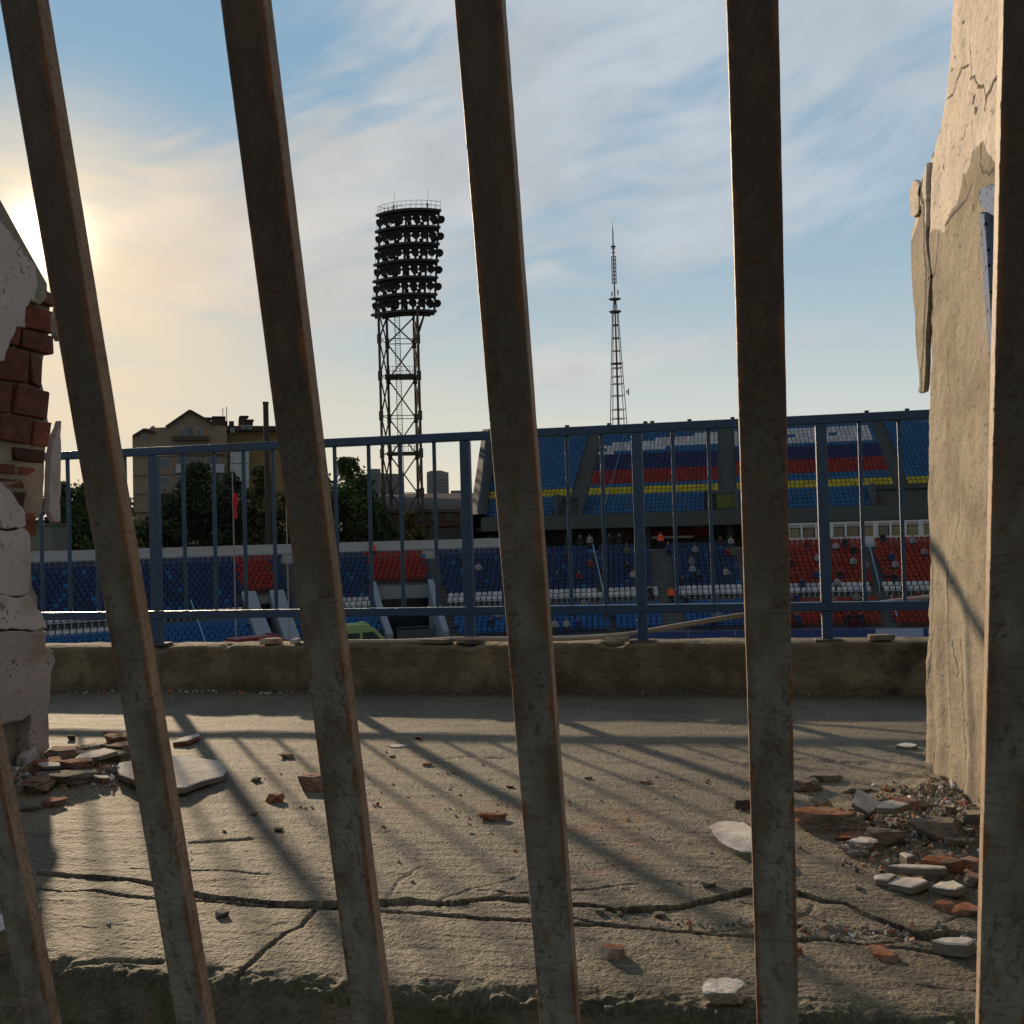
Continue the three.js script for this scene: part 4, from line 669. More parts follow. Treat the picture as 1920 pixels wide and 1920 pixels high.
{
  const st = thing('lower_grandstand', 'curving lower grandstand with rows of blue, red and white seats across the field', 'grandstand');
  const ts = [...range(T0, T1, 110), ...tun.flatMap((t) => [t[0], t[1]])].sort((a, b) => a - b);
  const inTun = (i, t) => tun.some(([a, b, r]) => t > a && t < b && i >= r);
  const P = (t, dr, y) => { const r = rim(t, dr); return [r.x, y, -r.q]; };
  part('terrace', strip(ROWS, ts, (i, t) => { const a = rowBack(i), b = i + 1 < ROWS ? rowBack(i + 1) : { dr: a.dr - 0.62, y: a.y - 0.9 }, out = [P(t, a.dr, a.y), P(t, a.dr + (i === 12 ? -0.6 : b.dr - a.dr), a.y)]; if (i === 12) out.push(P(t, -7.8, EYE - 6.85), P(t, b.dr, EYE - 6.85)); out.push(P(t, b.dr, b.y)); return out; }, inTun), M.concreteFar, st);
  const tc = tOf(946), tw = tOf(1462);
  const coping = mat({ color: lin(0.40, 0.415, 0.44) });
  part('parapet', band(range(T0, tc, 70), 0.02, EYE - 2.4, EYE - 0.42, 0.35), coping, st);
  part('coping', band(range(T0, tc, 70), -0.14, EYE - 1.30, EYE - 1.12, 0.14), coping, st);
  part('white_wall', band(range(tw, T1, 20), 0.02, EYE - 2.4, EYE - 1.22, 0.25), M.whiteFar, st);
  part('back_step', band(range(tc, tw, 30), 0.02, EYE - 2.6, EYE - 2.05, 6.5), M.concreteFar, st);
  part('front_wall', band(range(T0, T1, 110), -13.05, FIELD - 0.2, EYE - 8.72, 0.3), M.whiteFar, st);
  // gangways, seats
  const aisles = [[tOf(806), 0.6], [tOf(1231), 1.0], [tOf(1390), 0.9], [tOf(1626), 0.5], [tOf(538), 0.7], [tOf(1111), 0.3]];
  const reds = [[tOf(692, -2, 1050), tOf(798, -2, 1050)], [tOf(447, -3, 1050), tOf(515, -3, 1050)]], tr = tOf(1386, -4, 1080), list = [];
  for (let i = 0; i < ROWS; i++) {
    const a = rowBack(i), w = a.dr - 0.27;
    for (let t = T0; t < T1 - 0.5; t += 0.5 * (RR / (RR + (t < 0 ? w : 0)))) {
      if (inTun(i, t) || tun.some(([x, y, r]) => i >= r - (i < 13 ? 0 : 0) && t > x - 0.3 && t < y + 0.3)) continue;
      if (aisles.some(([x, k]) => Math.abs(t - x) < k)) continue;
      const red = reds.some(([x, y]) => t > x && t < y && i < 9);
      let c = i > 12 ? 'sky' : 'deep';
      if (i < 12 && hash(i, Math.round(t * 2), 9) > 0.93) c = 'blue';
      if (red) c = 'red';
      if (t > tr) c = i % 3 ? 'orange' : 'red';
      if (i === 11 || i === 12) c = i === 11 && t < tOf(560) ? c : 'white';
      if (i === 13 && t < tOf(220)) c = 'white';
      const r = rim(t, w), y = a.y, an = Math.atan2(-r.nx, r.nq), s = { p: [r.x, y, -r.q], a: an, c, d: Math.hypot(r.x, r.q) + (azTan(0) > r.x / r.q || r.x / r.q > azTan(1735) ? 60 : 0) };
      list.push(s);
      const h = hash(i * 31, Math.round(t * 4), 13), crowd = t > tr ? 0.10 : t > tOf(960) ? 0.055 : t > tOf(800) ? 0.012 : 0;
      if (h < crowd && r.x / r.q < azTan(1735)) people.push([r.x, y, -r.q, an, t > tr ? 1 : 0]);
    }
  }
  seatFill(st, list, 300);
  // hand rails on the gangways
  for (const [px, t0, t1] of [[1111, 0, 12], [1626, 1, 12], [1640, 13, 18], [333, 10, 18]]) { const t = tOf(px), a = rowBack(t0), b = rowBack(t1); part('hand_rail', [beam(P(t, a.dr, a.y + 0.9), P(t, b.dr, b.y + 0.9), 0.07), beam(P(t, a.dr, a.y), P(t, a.dr, a.y + 0.9), 0.05), beam(P(t, b.dr, b.y), P(t, b.dr, b.y + 0.9), 0.05)], mat({ color: lin(0.20, 0.36, 0.50) }), st); }
  // tunnels: sloping side walls, a lintel, a dark sheet standing in for the shaded passage
  tun.forEach(([a, b, r0], k) => {
    const c0 = rowBack(r0), lw = mat({ color: lin(0.22, 0.24, 0.28) }), T = [a, b];
    part('passage', [band(range(a, b, 4), c0.dr - 0.1 + (k ? 0.5 : 1.6), FIELD - 0.1, c0.y - 0.4, 0.3)], M.glassDark, st);
    part('lintel', [band(range(a, b, 4), c0.dr - 0.25, c0.y - (k ? 0.5 : 1.0), c0.y + 0.15, 0.35)], lw, st);
    for (const t of T) {
      const p0 = P(t, c0.dr - 0.2, 0), p1 = P(t, -13.0, 0), n = 14, dir = t === a ? 1 : -1, pts = [];
      const yTop = (s) => { const dr = mix(c0.dr - 0.2, -13.0, s); return dr > -7.8 ? c0.y + 0.75 + (dr - c0.dr) * 0.575 : dr > -9.1 ? EYE - 6.1 : EYE - 6.3 + (dr + 9.1) * 0.42; };
      const g = gridMesh(n, 1, (s, v) => { const x = mix(p0[0], p1[0], s), z = mix(p0[2], p1[2], s); return [x, v ? yTop(s) : FIELD - 0.1, z, s * 8, v]; });
      const off = P(t + dir * (k ? 1.3 : 0.55), c0.dr - 0.2, 0), dx = off[0] - p0[0], dz = off[2] - p0[2];
      const g2_ = g.clone().translate(dx, 0, dz), cap = gridMesh(n, 1, (s, v) => [mix(p0[0], p1[0], s) + dx * v, yTop(s) + 0.001, mix(p0[2], p1[2], s) + dz * v, s * 8, v]), end = gridMesh(1, 1, (s, v) => [p1[0] + dx * s, v ? yTop(1) : FIELD - 0.1, p1[2] + dz * s, s, v]);
      part('tunnel_wall', [g, g2_, cap, end], lw, st);
    }
    if (!k) { const g0 = P((a + b) / 2, -12.2, 0), gt = part('gate', [box(3.2, 1.7, 0.08, 0, 0.9, 0), box(0.08, 2.0, 0.1, -1.6, 1, 0), box(0.08, 2.0, 0.1, 1.6, 1, 0), box(3.3, 0.08, 0.1, 0, 1.95, 0), box(0.06, 1.9, 0.1, 0, 0.95, 0)], mat({ color: lin(0.06, 0.075, 0.095) }), st); gt.position.set(g0[0], FIELD, g0[2]); gt.rotation.y = 0.45; }
  });
}
{ // advertising boards along the track
  const m1 = mat({ color: lin(0.02, 0.05, 0.19), roughness: 0.5 }), m2 = mat({ color: lin(0.30, 0.38, 0.55), roughness: 0.5 }), ids = [];
  for (let k = 0; k < 11; k++) {
    const a = tOf(845 + k * 88, -15), b = tOf(845 + (k + 1) * 88, -15) - 0.06, pale = k === 9;
    const t = thing('advertising_board', pale ? 'pale blue advertising board beside the track, just left of the sunlit pillar' : `${['first', 'second', 'third', 'fourth', 'fifth', 'sixth', 'seventh', 'eighth', 'ninth', '', 'last'][k]} dark blue advertising board from the left beside the track below the stand`, 'billboard', [0, 0, 0]);
    part('board', band(range(a, b, 3), -15.0, FIELD + 0.05, FIELD + 0.98, 0.12), pale ? m2 : m1, t);
    part('base', band(range(a, b, 3), -15.05, FIELD - 0.02, FIELD + 0.05, 0.22), M.steelDark, t);
  }
}
// ---- upper stand
const U1 = 110, URUN = 0.846, URISE = 0.425, UROWS = 26, uY = (i) => EYE + 1.4 + (UROWS - 1 - i) * URISE, uQ = (i) => U1 + (UROWS - i) * URUN;   // row 0 is the top one
{
  const st = thing('upper_grandstand', 'upper grandstand of blue seats with white, red and yellow bands under the evening sky', 'grandstand');
  const X = (px, q, py = 880) => azTan(px, py) * q, xl = X(897, U1, 985), xr = 62;
  const upperPt = (t, d) => ({ x: t, q: d });
  const topX = (q) => mix(X(905, U1, 985), X(924, 132, 815), (q - U1) / 22);
  const gaps = [[1097, 0.85], [1362, 0.95], [1672, 0.75]].map(([px, w]) => [X(px, 121), w]);
  const skipT = (i, x) => false;
  part('terrace', strip(UROWS, range(xl - 3, xr, 60), (i, x) => { const q1 = uQ(i), q0 = q1 - URUN, y = uY(i), xx = Math.max(x, topX(q0)); return [[xx, y, -q1], [xx, y, -q0], [xx, y - URISE, -q0]]; }), M.concreteFar, st);
  const list = [];
  for (let i = 1; i < UROWS; i++) for (let x = xl - 3; x < xr; x += 0.47) {
    const q = uQ(i) - 0.36;
    if (x < topX(q) + 0.5) continue;
    if (gaps.some(([g, w]) => Math.abs(x - g) < w)) continue;
    if (gaps.some(([g, w], k) => i > 20 && x > g - w - (k === 2 ? 3.0 : 1.5) && x < g + w + (k === 2 ? 3 : 0.2))) continue;
    const s2 = x > gaps[0][0] && x < gaps[1][0], s3 = x > gaps[1][0] && x < gaps[2][0], s4 = x > gaps[2][0];
    let c = 'blue';
    if (i === 19 || i === 20) c = 'yellow';
    else if (s2) { const f = (x - gaps[0][0]) / (gaps[1][0] - gaps[0][0]); if (i > 13 && i < 18) c = 'red'; else if (i > 8 && i < 14) c = 'navy'; if (i >= 6 - Math.round(3.2 * f) && i <= 8 - Math.round(2.6 * f) && f > 0.06 && f < 0.97 && !(i === 7 && f < 0.25 && hash(Math.round(x * 2), i, 3) > 0.6)) c = 'white'; }
    else if (s3) { if (i > 12 && i < 17) c = 'red'; else if (i > 8 && i < 13) c = 'navy'; const f = (x - gaps[1][0]) / (gaps[2][0] - gaps[1][0]); if (i >= 3 && i <= 7 && f < 0.92 && (i !== 5 || hash(Math.round(x), 4, 3) > 0.4)) c = 'white'; }
    else if (s4 && i > 20 && i < 23) c = 'orange';
    list.push({ p: [x, uY(i), -q], a: 0, c, d: q });
  }
  seatFill(st, list, 0);
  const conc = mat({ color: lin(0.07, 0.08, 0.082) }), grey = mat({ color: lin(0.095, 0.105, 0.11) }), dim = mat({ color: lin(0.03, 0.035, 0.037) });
  // end wall, top wall, front beam and the soffit
  const prof = []; for (let i = UROWS - 1; i >= 0; i--) prof.push([uQ(i), uY(i) + 0.95]);
  part('end_wall', gridMesh(26, 5, (s, v) => { const q = mix(U1 - 0.4, 132.4, s), y = EYE + 1.4 + (q - U1) / URUN * URISE + 0.95, x = topX(q), L = [[-1.35, EYE - 2.4], [-1.35, y], [0.45, y], [0.45, EYE], [0.40, EYE - 0.1], [0.40, EYE - 0.2]][Math.round(v * 5)]; return [x + L[0], L[1], -q, q, L[1]]; }), dim, st);
  part('back_wall', box(xr - topX(132) + 1.3, 13.6, 0.5, (xr + topX(132) - 1.3) / 2, EYE + 6.15, -132.9), conc, st);
  part('front_beam', box(xr - topX(110), 1.5, 0.6, (xr + topX(110)) / 2, EYE + 1.02, -U1 + 0.45), conc, st);
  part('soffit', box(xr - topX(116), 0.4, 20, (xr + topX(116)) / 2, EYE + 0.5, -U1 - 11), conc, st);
  for (const [g, w] of gaps) part('stair_flight', strip(UROWS, [g - w, g + w], (i, x) => { const q1 = uQ(i), q0 = q1 - URUN, y = uY(i) + 0.22; return [[x, y, -q1], [x, y, -q1 + URUN / 2], [x, y - URISE / 2, -q1 + URUN / 2], [x, y - URISE / 2, -q0]]; }), grey, st);
  gaps.forEach(([g, w], k) => { const r = part('vomitory', [box(0.35, 2.6, 4.4, -w - (k === 2 ? 2.6 : 0.9), 0.4, 0), box(0.35, 2.6, 4.4, w + (k === 2 ? 2.2 : 0), 0.4, 0), box(w * 2 + (k === 2 ? 4.8 : 0.9), 0.5, 0.4, k === 2 ? -0.2 : -0.45, 1.4, -2), box(w * 2 + (k === 2 ? 4.8 : 0.9), 1.9, 0.2, k === 2 ? -0.2 : -0.45, 0, -1.6)], k === 1 ? grey : conc, st); r.position.set(g, EYE + 2.3, -U1 - 2.2); });
  part('aisle_screen', box(2.0, 1.3, 0.1, 0, 0, 0), mat({ color: lin(0.16, 0.19, 0.05) }), st).position.set(X(1362, 111.2, 940), EYE + 2.7, -111.4);
  for (const px of [1160, 1430]) { const x = X(px, 121); part('hand_rail', beam([x, uY(3) + 0.9, -uQ(3)], [x + (px < 1300 ? -0.6 : 0.9), uY(24) + 0.9, -uQ(24)], 0.06), mat({ color: lin(0.10, 0.2, 0.3) }), st); }
  const bx = (px, py, q) => { const p = onQ(px, py, q); return [p.x, p.y, p.z]; };
  for (const px of [1063, 1142, 1210, 1223, 1293, 1374, 1626, 1702]) part('roof_lamp', [box(0.5, 0.35, 0.5, 0, 0.55, 0), box(0.12, 0.5, 0.12, 0, 0.2, 0), box(0.3, 0.2, 0.1, 0, 0.62, 0.29)], M.steelDark, st).position.set(X(px, 132.6, 800), EYE + 12.9, -132.8);
  part('screen_box', [box(1.9, 2.1, 0.9, 0, 0, 0), box(1.6, 1.7, 0.06, 0, 0, 0.48), box(0.1, 1.2, 0.1, -0.6, -1.5, 0), box(0.1, 1.2, 0.1, 0.6, -1.5, 0)], mat({ color: lin(0.42, 0.45, 0.52) }), st).position.set(...bx(1726, 803, 131));
  // what stands in the dark hall under the stand
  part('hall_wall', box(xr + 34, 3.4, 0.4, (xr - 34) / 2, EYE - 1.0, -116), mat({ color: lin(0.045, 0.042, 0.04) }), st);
  const rect = (name, x0, y0, x1, y1, q, m, th = 0.15) => { const a = onQ(x0, y1, q), b = onQ(x1, y0, q); return part(name, box(b.x - a.x, b.y - a.y, th, 0, 0, 0), m, st).position.set((a.x + b.x) / 2, (a.y + b.y) / 2, -q); };
  const brown = mat({ color: lin(0.13, 0.05, 0.03) }), teal = mat({ color: lin(0.05, 0.10, 0.11) }), red = mat({ color: lin(0.16, 0.02, 0.02) }), tan = mat({ color: lin(0.18, 0.15, 0.10) }), bar = mat({ color: lin(0.24, 0.16, 0.09) });
  rect('door', 1122, 985, 1136, 1010, 115.2, brown); rect('door', 1172, 985, 1184, 1010, 115.2, brown); rect('door', 1201, 985, 1211, 1008, 115.2, brown);
  rect('panel', 1136, 983, 1170, 1010, 115.4, teal); rect('panel', 1225, 990, 1330, 1008, 115.3, red); rect('panel', 1040, 988, 1060, 996, 114.8, tan); rect('panel', 1298, 983, 1322, 991, 114.6, tan); rect('panel', 1020, 996, 1100, 1010, 115.4, mat({ color: lin(0.04, 0.05, 0.06) })); rect('panel', 1340, 985, 1375, 1008, 115.2, M.steelDark);
  rect('counter', 1222, 1004, 1300, 1010, 112, mat({ color: lin(0.3, 0.29, 0.28) }), 0.6);
  for (let k = 0; k < 9; k++) { const x = -26 + k * 8.6; part('column', box(0.6, 3.6, 0.6, x, EYE - 1.0, -112.5), conc, st); }
}
{ // glazed boxes on the concourse, right
  const t0 = tOf(1478), t1 = tOf(1760), th = thing('commentary_booth', 'row of white framed glazed booths behind the red seats, below the upper stand', 'booth');
  const x0 = rim(t0, 1).x, x1 = rim(t1, 1).x, q = 105.2, y0 = EYE - 1.25, y1 = EYE + 0.10, n = 10, w = (x1 - x0) / n;
  part('roof', box(x1 - x0, 0.18, 3, (x0 + x1) / 2, y1 + 0.02, -q - 1.4), M.whiteFar, th);
  part('back_panel', box(x1 - x0, y1 - y0, 0.1, (x0 + x1) / 2, (y0 + y1) / 2, -q - 2.8), mat({ color: lin(0.10, 0.09, 0.08) }), th);
  part('top_fascia', box(x1 - x0, 0.30, 0.12, (x0 + x1) / 2, y1 - 0.2, -q), mat({ color: lin(0.36, 0.36, 0.38) }), th);
  for (let k = 0; k <= n; k++) part('frame', box(k % 3 ? 0.22 : 0.45, y1 - y0, 0.16, x0 + k * w, (y0 + y1) / 2, -q + 0.05), M.whiteFar, th);
  for (let k = 0; k < n; k++) part('window', box(w - 0.4, y1 - y0 - 0.45, 0.03, x0 + (k + 0.5) * w, (y0 + y1) / 2 - 0.2, -q - 0.03), mat({ color: lin(0.12 + 0.12 * hash(k, 3, 3), 0.11 + 0.10 * hash(k, 3, 3), 0.10), roughness: 0.12 }), th);
}
{
  const c = onQ(78, 1005, 100), b = thing('concrete_booth', 'small grey green concrete hut on the stand rim, behind the broken wall', 'hut', [c.x, EYE - 2.4, c.z]);
  const m = mat({ color: lin(0.13, 0.14, 0.115) }); part('wall', box(4.6, 4.6, 3, 0, 2.3, 0), m, b); part('roof', box(5.0, 0.2, 3.4, 0, 4.7, 0), M.concreteFar, b);
}

// ------------------------------------------------------------------ people, each one continuous body
function bodyGeo(bones, res, size, centre) {
  const mc = new MarchingCubes(res, new THREE.MeshBasicMaterial(), false, false, 30000); mc.isolation = 0;
  const n = mc.size, f = mc.field;
  for (let k = 0; k < n; k++) for (let j = 0; j < n; j++) for (let i = 0; i < n; i++) {
    const x = (i / n * 2 - 1) * size + centre[0], y = (j / n * 2 - 1) * size + centre[1], z = (k / n * 2 - 1) * size + centre[2]; let d = 1e3, e = 0;
    for (const [a, b, ra, rb] of bones) { const bx = b[0] - a[0], by = b[1] - a[1], bz = b[2] - a[2], L = bx * bx + by * by + bz * bz || 1e-9, t = clamp(((x - a[0]) * bx + (y - a[1]) * by + (z - a[2]) * bz) / L), q = Math.hypot(x - a[0] - t * bx, y - a[1] - t * by, z - a[2] - t * bz) - mix(ra, rb, t); e += Math.exp(-q * 34); }
    d = -Math.log(Math.max(e, 1e-30)) / 34; f[i + j * n + k * n * n] = -d;
  }
  mc.update();
  const c = mc.count, g = new THREE.BufferGeometry(), p = new Float32Array(c * 3);
  for (let i = 0; i < c; i++) { p[i * 3] = mc.positionArray[i * 3] * size + centre[0]; p[i * 3 + 1] = mc.positionArray[i * 3 + 1] * size + centre[1]; p[i * 3 + 2] = mc.positionArray[i * 3 + 2] * size + centre[2]; }
  g.setAttribute('position', new THREE.BufferAttribute(p, 3));
  const w = mergeVertices(g, 1e-4); w.computeVertexNormals(); return w.toNonIndexed();
}
const sit = (lean, spread) => [[[0, 0.55, -0.06], [0, 0.98, -0.08 + lean], 0.15, 0.14], [[-0.15, 0.97, -0.08 + lean], [0.15, 0.97, -0.08 + lean], 0.075, 0.075], [[0, 1.0, -0.07 + lean], [0, 1.12, -0.05 + lean], 0.06, 0.055], [[0, 1.17, -0.03 + lean], [0, 1.26, -0.03 + lean], 0.085, 0.09], [[0, 1.19, 0.05 + lean], [0, 1.17, 0.065 + lean], 0.02, 0.015],
  ...[-1, 1].flatMap((s) => [[[s * 0.10, 0.54, 0], [s * (0.12 + spread), 0.53, 0.40], 0.095, 0.07], [[s * (0.12 + spread), 0.52, 0.40], [s * 0.13, 0.10, 0.36], 0.065, 0.045], [[s * 0.13, 0.07, 0.36], [s * 0.15, 0.05, 0.52], 0.045, 0.04], [[s * 0.21, 0.96, -0.07 + lean], [s * 0.27, 0.70, 0.05 + lean], 0.055, 0.045], [[s * 0.27, 0.70, 0.05 + lean], [s * 0.12, 0.62, 0.30], 0.042, 0.032], [[s * 0.12, 0.62, 0.30], [s * 0.09, 0.60, 0.38], 0.035, 0.025]])];
const standB = [[[0, 0.92, 0], [0, 1.36, 0.01], 0.15, 0.15], [[-0.16, 1.40, 0], [0.16, 1.40, 0], 0.07, 0.07], [[0, 1.42, 0], [0, 1.55, 0.01], 0.06, 0.055], [[0, 1.60, 0.03], [0, 1.69, 0.02], 0.085, 0.09], [[0, 1.62, 0.11], [0, 1.60, 0.12], 0.02, 0.015],
  ...[-1, 1].flatMap((s) => [[[s * 0.10, 0.90, 0], [s * 0.11, 0.50, 0.02], 0.095, 0.065], [[s * 0.11, 0.50, 0.02], [s * 0.12, 0.09, -0.02], 0.06, 0.042], [[s * 0.12, 0.06, -0.02], [s * 0.14, 0.045, 0.14], 0.045, 0.04], [[s * 0.21, 1.38, 0], [s * 0.27, 1.10, 0.0], 0.055, 0.045], [[s * 0.27, 1.10, 0], [s * 0.25, 0.85, 0.10], 0.042, 0.033], [[s * 0.25, 0.85, 0.10], [s * 0.24, 0.77, 0.13], 0.035, 0.024]])];
{
  const poses = [bodyGeo(sit(0, 0), 36, 0.78, [0, 0.68, 0.12]), bodyGeo(sit(0.10, 0.04), 36, 0.78, [0, 0.68, 0.12])], upright = bodyGeo(standB, 44, 0.95, [0, 0.9, 0.03]);
  const shirts = [['white', [0.30, 0.30, 0.32]], ['black', [0.02, 0.02, 0.025]], ['grey', [0.20, 0.20, 0.21]], ['dark blue', [0.02, 0.04, 0.12]], ['dark red', [0.20, 0.02, 0.03]], ['olive', [0.10, 0.11, 0.05]], ['pale pink', [0.30, 0.19, 0.19]]];
  const dress = (g, shirt, legs, hair, neck, waist) => paint(g.clone(), (x, y, z, ny, nx, nz) => (y > neck ? (y > neck + 0.20 || (z < -0.02 + neck * 0 && y > neck + 0.06) ? hair : [0.26, 0.15, 0.10]) : y > waist && !(y < waist + 0.12 && z > 0.27) ? shirt : y < 0.10 ? [0.02, 0.02, 0.02] : legs));
  const cm = mat({ vertexColors: true, roughness: 0.9 }), r = rng(900), lib = shirts.map(([n, c]) => poses.map((g) => dress(g, c, r() < 0.5 ? [0.02, 0.025, 0.05] : [0.06, 0.055, 0.05], r() < 0.6 ? [0.02, 0.015, 0.01] : [0.10, 0.06, 0.03], 1.08, 0.56)));
  const crowd = [];
  people.slice(0, 130).forEach(([x, y, z, a, red], i) => {
    const s = [1, 0, 1, 3, 2, 1, 0, 4, 5, 1, 6][Math.floor(r() * 11)], o = solo('person', lib[s][i % 2], cm, '', 'person'); crowd.push([o, shirts[s][0], red, x / -z, y]);
    o.position.set(x, y + 0.02, z); o.rotation.y = a + (r() - 0.5) * 0.7;
  });
  // who is who: by top, seats, the bars and posts they are seen between, and their order from the left
  const bays = [[868, 'left of middle post'], [985, 'left of middle bar'], [1190, 'right of middle bar'], [1430, 'left of fifth bar'], [1545, 'right of fifth bar'], [1620, 'right of last post'], [1800, 'beside pillar']], nth = ['', 'second ', 'third ', 'fourth ', 'fifth ', 'sixth ', 'seventh ', 'eighth ', 'ninth ', 'tenth '];
  const sets = {};
  for (const c of crowd) { const b = bays.find(([px]) => c[3] < azTan(px)) ?? bays[6], lvl = c[4] > EYE - 3.9 ? 'upper' : c[4] > EYE - 6.5 ? 'middle' : 'lowest'; (sets[`${c[1]} topped person, ${c[2] ? 'red' : 'blue'} seats, ${lvl} rows, ${b[1]}`] ??= []).push(c); }
  for (const [l, s] of Object.entries(sets)) s.sort((a, b) => a[3] - b[3]).forEach((c, i) => { c[0].userData.label = s.length > 1 ? (i ? nth[i] + 'from left ' : 'leftmost ') + l : l; });
  const vest = dress(upright, [0.85, 0.13, 0.04], [0.02, 0.02, 0.03], [0.03, 0.02, 0.01], 1.48, 0.90);
  const put = (px, py, q, label, geo = vest, dy = 0) => { const p = onQ(px, py, q), o = solo('person', geo, cm, label, 'person'); o.position.set(p.x, p.y + dy, p.z); return o; };
  const p1 = rim(tOf(697), -0.35), a = solo('person', vest, cm, 'steward in an orange vest standing above the red seat block, left of the light tower', 'person'); a.position.set(p1.x, EYE - 2.18, -p1.q); a.rotation.y = 0.5;
  const p2 = rim(tOf(1240), 0.9), b = solo('person', vest, cm, 'steward in an orange vest standing in the hall opening under the upper stand', 'person'); b.position.set(p2.x, EYE - 2.05, -p2.q); b.rotation.y = 0.3;
  const coat = dress(upright, [0.02, 0.02, 0.03], [0.03, 0.03, 0.04], [0.02, 0.015, 0.01], 1.48, 0.90), greyC = dress(upright, [0.25, 0.26, 0.28], [0.04, 0.04, 0.06], [0.04, 0.03, 0.02], 1.48, 0.90);
  [[1146, coat, 'dark', 'left one of the teal wall pair'], [1165, coat, 'dark', 'right one of the teal wall pair'], [1110, greyC, 'grey', 'left of the brown door'], [1092, coat, 'dark', 'furthest left in the hall']].forEach(([px, g, c, w]) => { const k = rim(tOf(px), 2.2), o = solo('person', g, cm, `standing person in ${c} clothes under the upper stand, ${w}`, 'person'); o.position.set(k.x, EYE - 2.05, -k.q); o.rotation.y = hash(px, 1, 1) * 2 - 1; });
  const k3 = rim(tOf(1236), -8.4), c3 = solo('person', vest, cm, 'steward in an orange vest on the gangway below the middle of the stand', 'person'); c3.position.set(k3.x, EYE - 6.85, -k3.q);
}
// ------------------------------------------------------------------ vehicles by the far track
function wheel(x, z, r, w, parent, m) { const t = part('wheel', [new THREE.CylinderGeometry(r, r, w, 20).rotateZ(Math.PI / 2).translate(x, r, z)], mat({ color: lin(0.015, 0.015, 0.015) }), parent); part('hub', new THREE.CylinderGeometry(r * 0.55, r * 0.55, w + 0.03, 16).rotateZ(Math.PI / 2).translate(x, r, z), mat({ color: lin(0.35, 0.35, 0.36), metalness: 0.6, roughness: 0.4 }), t); }
function van(name, label, px, q, turn, scale, color) {
  const p = onQ(px, 1190, q), v = thing(name, label, 'van', [p.x, FIELD, p.z]);
  v.rotation.y = turn; v.scale.setScalar(scale);                                                             // nose to the right and towards the viewer
  const paintM = mat({ color: lin(...color), roughness: 0.35 }), side = [[-2.9, 0.45], [-2.95, 2.05], [-2.7, 2.42], [0.9, 2.42], [1.15, 2.28], [1.95, 1.42], [2.75, 1.15], [2.9, 0.85], [2.9, 0.45]];
  const sh = (pts, w, x = 0) => extr(pts, w, 0.04).rotateY(-Math.PI / 2).translate(w / 2 + x, 0, 0);
  part('body', sh(side, 1.9), paintM, v);
  part('roof', [new RoundedBoxGeometry(1.7, 0.22, 3.5, 3, 0.08).translate(0, 2.50, -0.9), box(1.2, 0.16, 0.3, 0, 2.62, 0.55)], paintM, v);
  const slope = Math.atan2(0.86, 0.8);
  part('windscreen', box(1.62, 1.08, 0.03, 0, 0, 0).rotateX(-(Math.PI / 2 - slope)).translate(0, 1.88, 1.62), M.glassDark, v);
  for (const s of [-1, 1]) { part('side_window', extr([[0.30, 1.35], [0.30, 2.1], [1.02, 2.1], [1.66, 1.40]], 0.03).rotateY(-Math.PI / 2).translate(s * 1.0 + 0.015, 0, 0), M.glassDark, v); part('side_window', box(0.03, 0.72, 1.1, s * 1.0, 1.72, -0.45), M.glassDark, v); part('headlight', box(0.32, 0.22, 0.06, s * 0.72, 0.95, 2.90), mat({ color: lin(0.5, 0.5, 0.5), roughness: 0.2 }), v); part('mirror', box(0.14, 0.3, 0.1, s * 1.12, 1.5, 1.25), M.steelDark, v); part('stripe', box(0.03, 0.14, 4.6, s * 0.985, 1.12, -0.4), mat({ color: lin(0.55, 0.54, 0.54) }), v); }
  part('bumper', box(1.9, 0.28, 0.14, 0, 0.5, 2.94), M.steelDark, v);
  for (const s of [-1, 1]) for (const z of [-1.8, 1.95]) wheel(s * 0.9, z, 0.36, 0.24, v);
}
van('ambulance_van', 'yellow green ambulance van parked by the tunnel in front of the far stand', 664, 75, 0.62 + Math.PI / 2, 1.16, [0.25, 0.35, 0.13]);
van('emergency_van', 'dark red emergency van half hidden by the low wall, left of the third bar', 496, 71, 0.95 + Math.PI / 2, 1.0, [0.20, 0.012, 0.020]);
// ------------------------------------------------------------------ flags
{
  const flag = (px, topY, flagPx, label, q, side) => {
    const p = onQ(px, topY, q), t = thing('flagpole', label, 'flagpole', [p.x, FIELD, p.z]), h = p.y - FIELD;
    part('pole', new THREE.CylinderGeometry(0.035, 0.06, h, 10).translate(0, h / 2, 0), mat({ color: lin(0.30, 0.29, 0.27) }), t);
    part('finial', new THREE.SphereGeometry(0.09, 10, 8).translate(0, h + 0.06, 0), mat({ color: lin(0.3, 0.25, 0.15) }), t);
    const f = onQ(px, flagPx[0], q).y - FIELD, l = onQ(px, flagPx[1], q).y - FIELD, H = f - l;
    part('flag', gridMesh(10, 24, (s, v) => { const w = side * s * (0.30 + 0.12 * Math.sin(v * 7)) * (v > 0.85 ? (1 - v) / 0.15 * 0.8 + 0.2 : 1); return [0.05 * side + w, f - H * v - 0.2 * s * v, 0.10 * Math.sin(s * 7 + v * 5), s, v]; }), mat({ color: lin(0.66, 0.035, 0.06) }), t);
  };
  flag(536, 918, [920, 945], 'thin flagpole with a drooping bright red flag before the apartment block', 71, 1);
  flag(435, 858, [925, 970], 'taller thin flagpole with a limp red flag left of the bright flag', 71, 1);
}
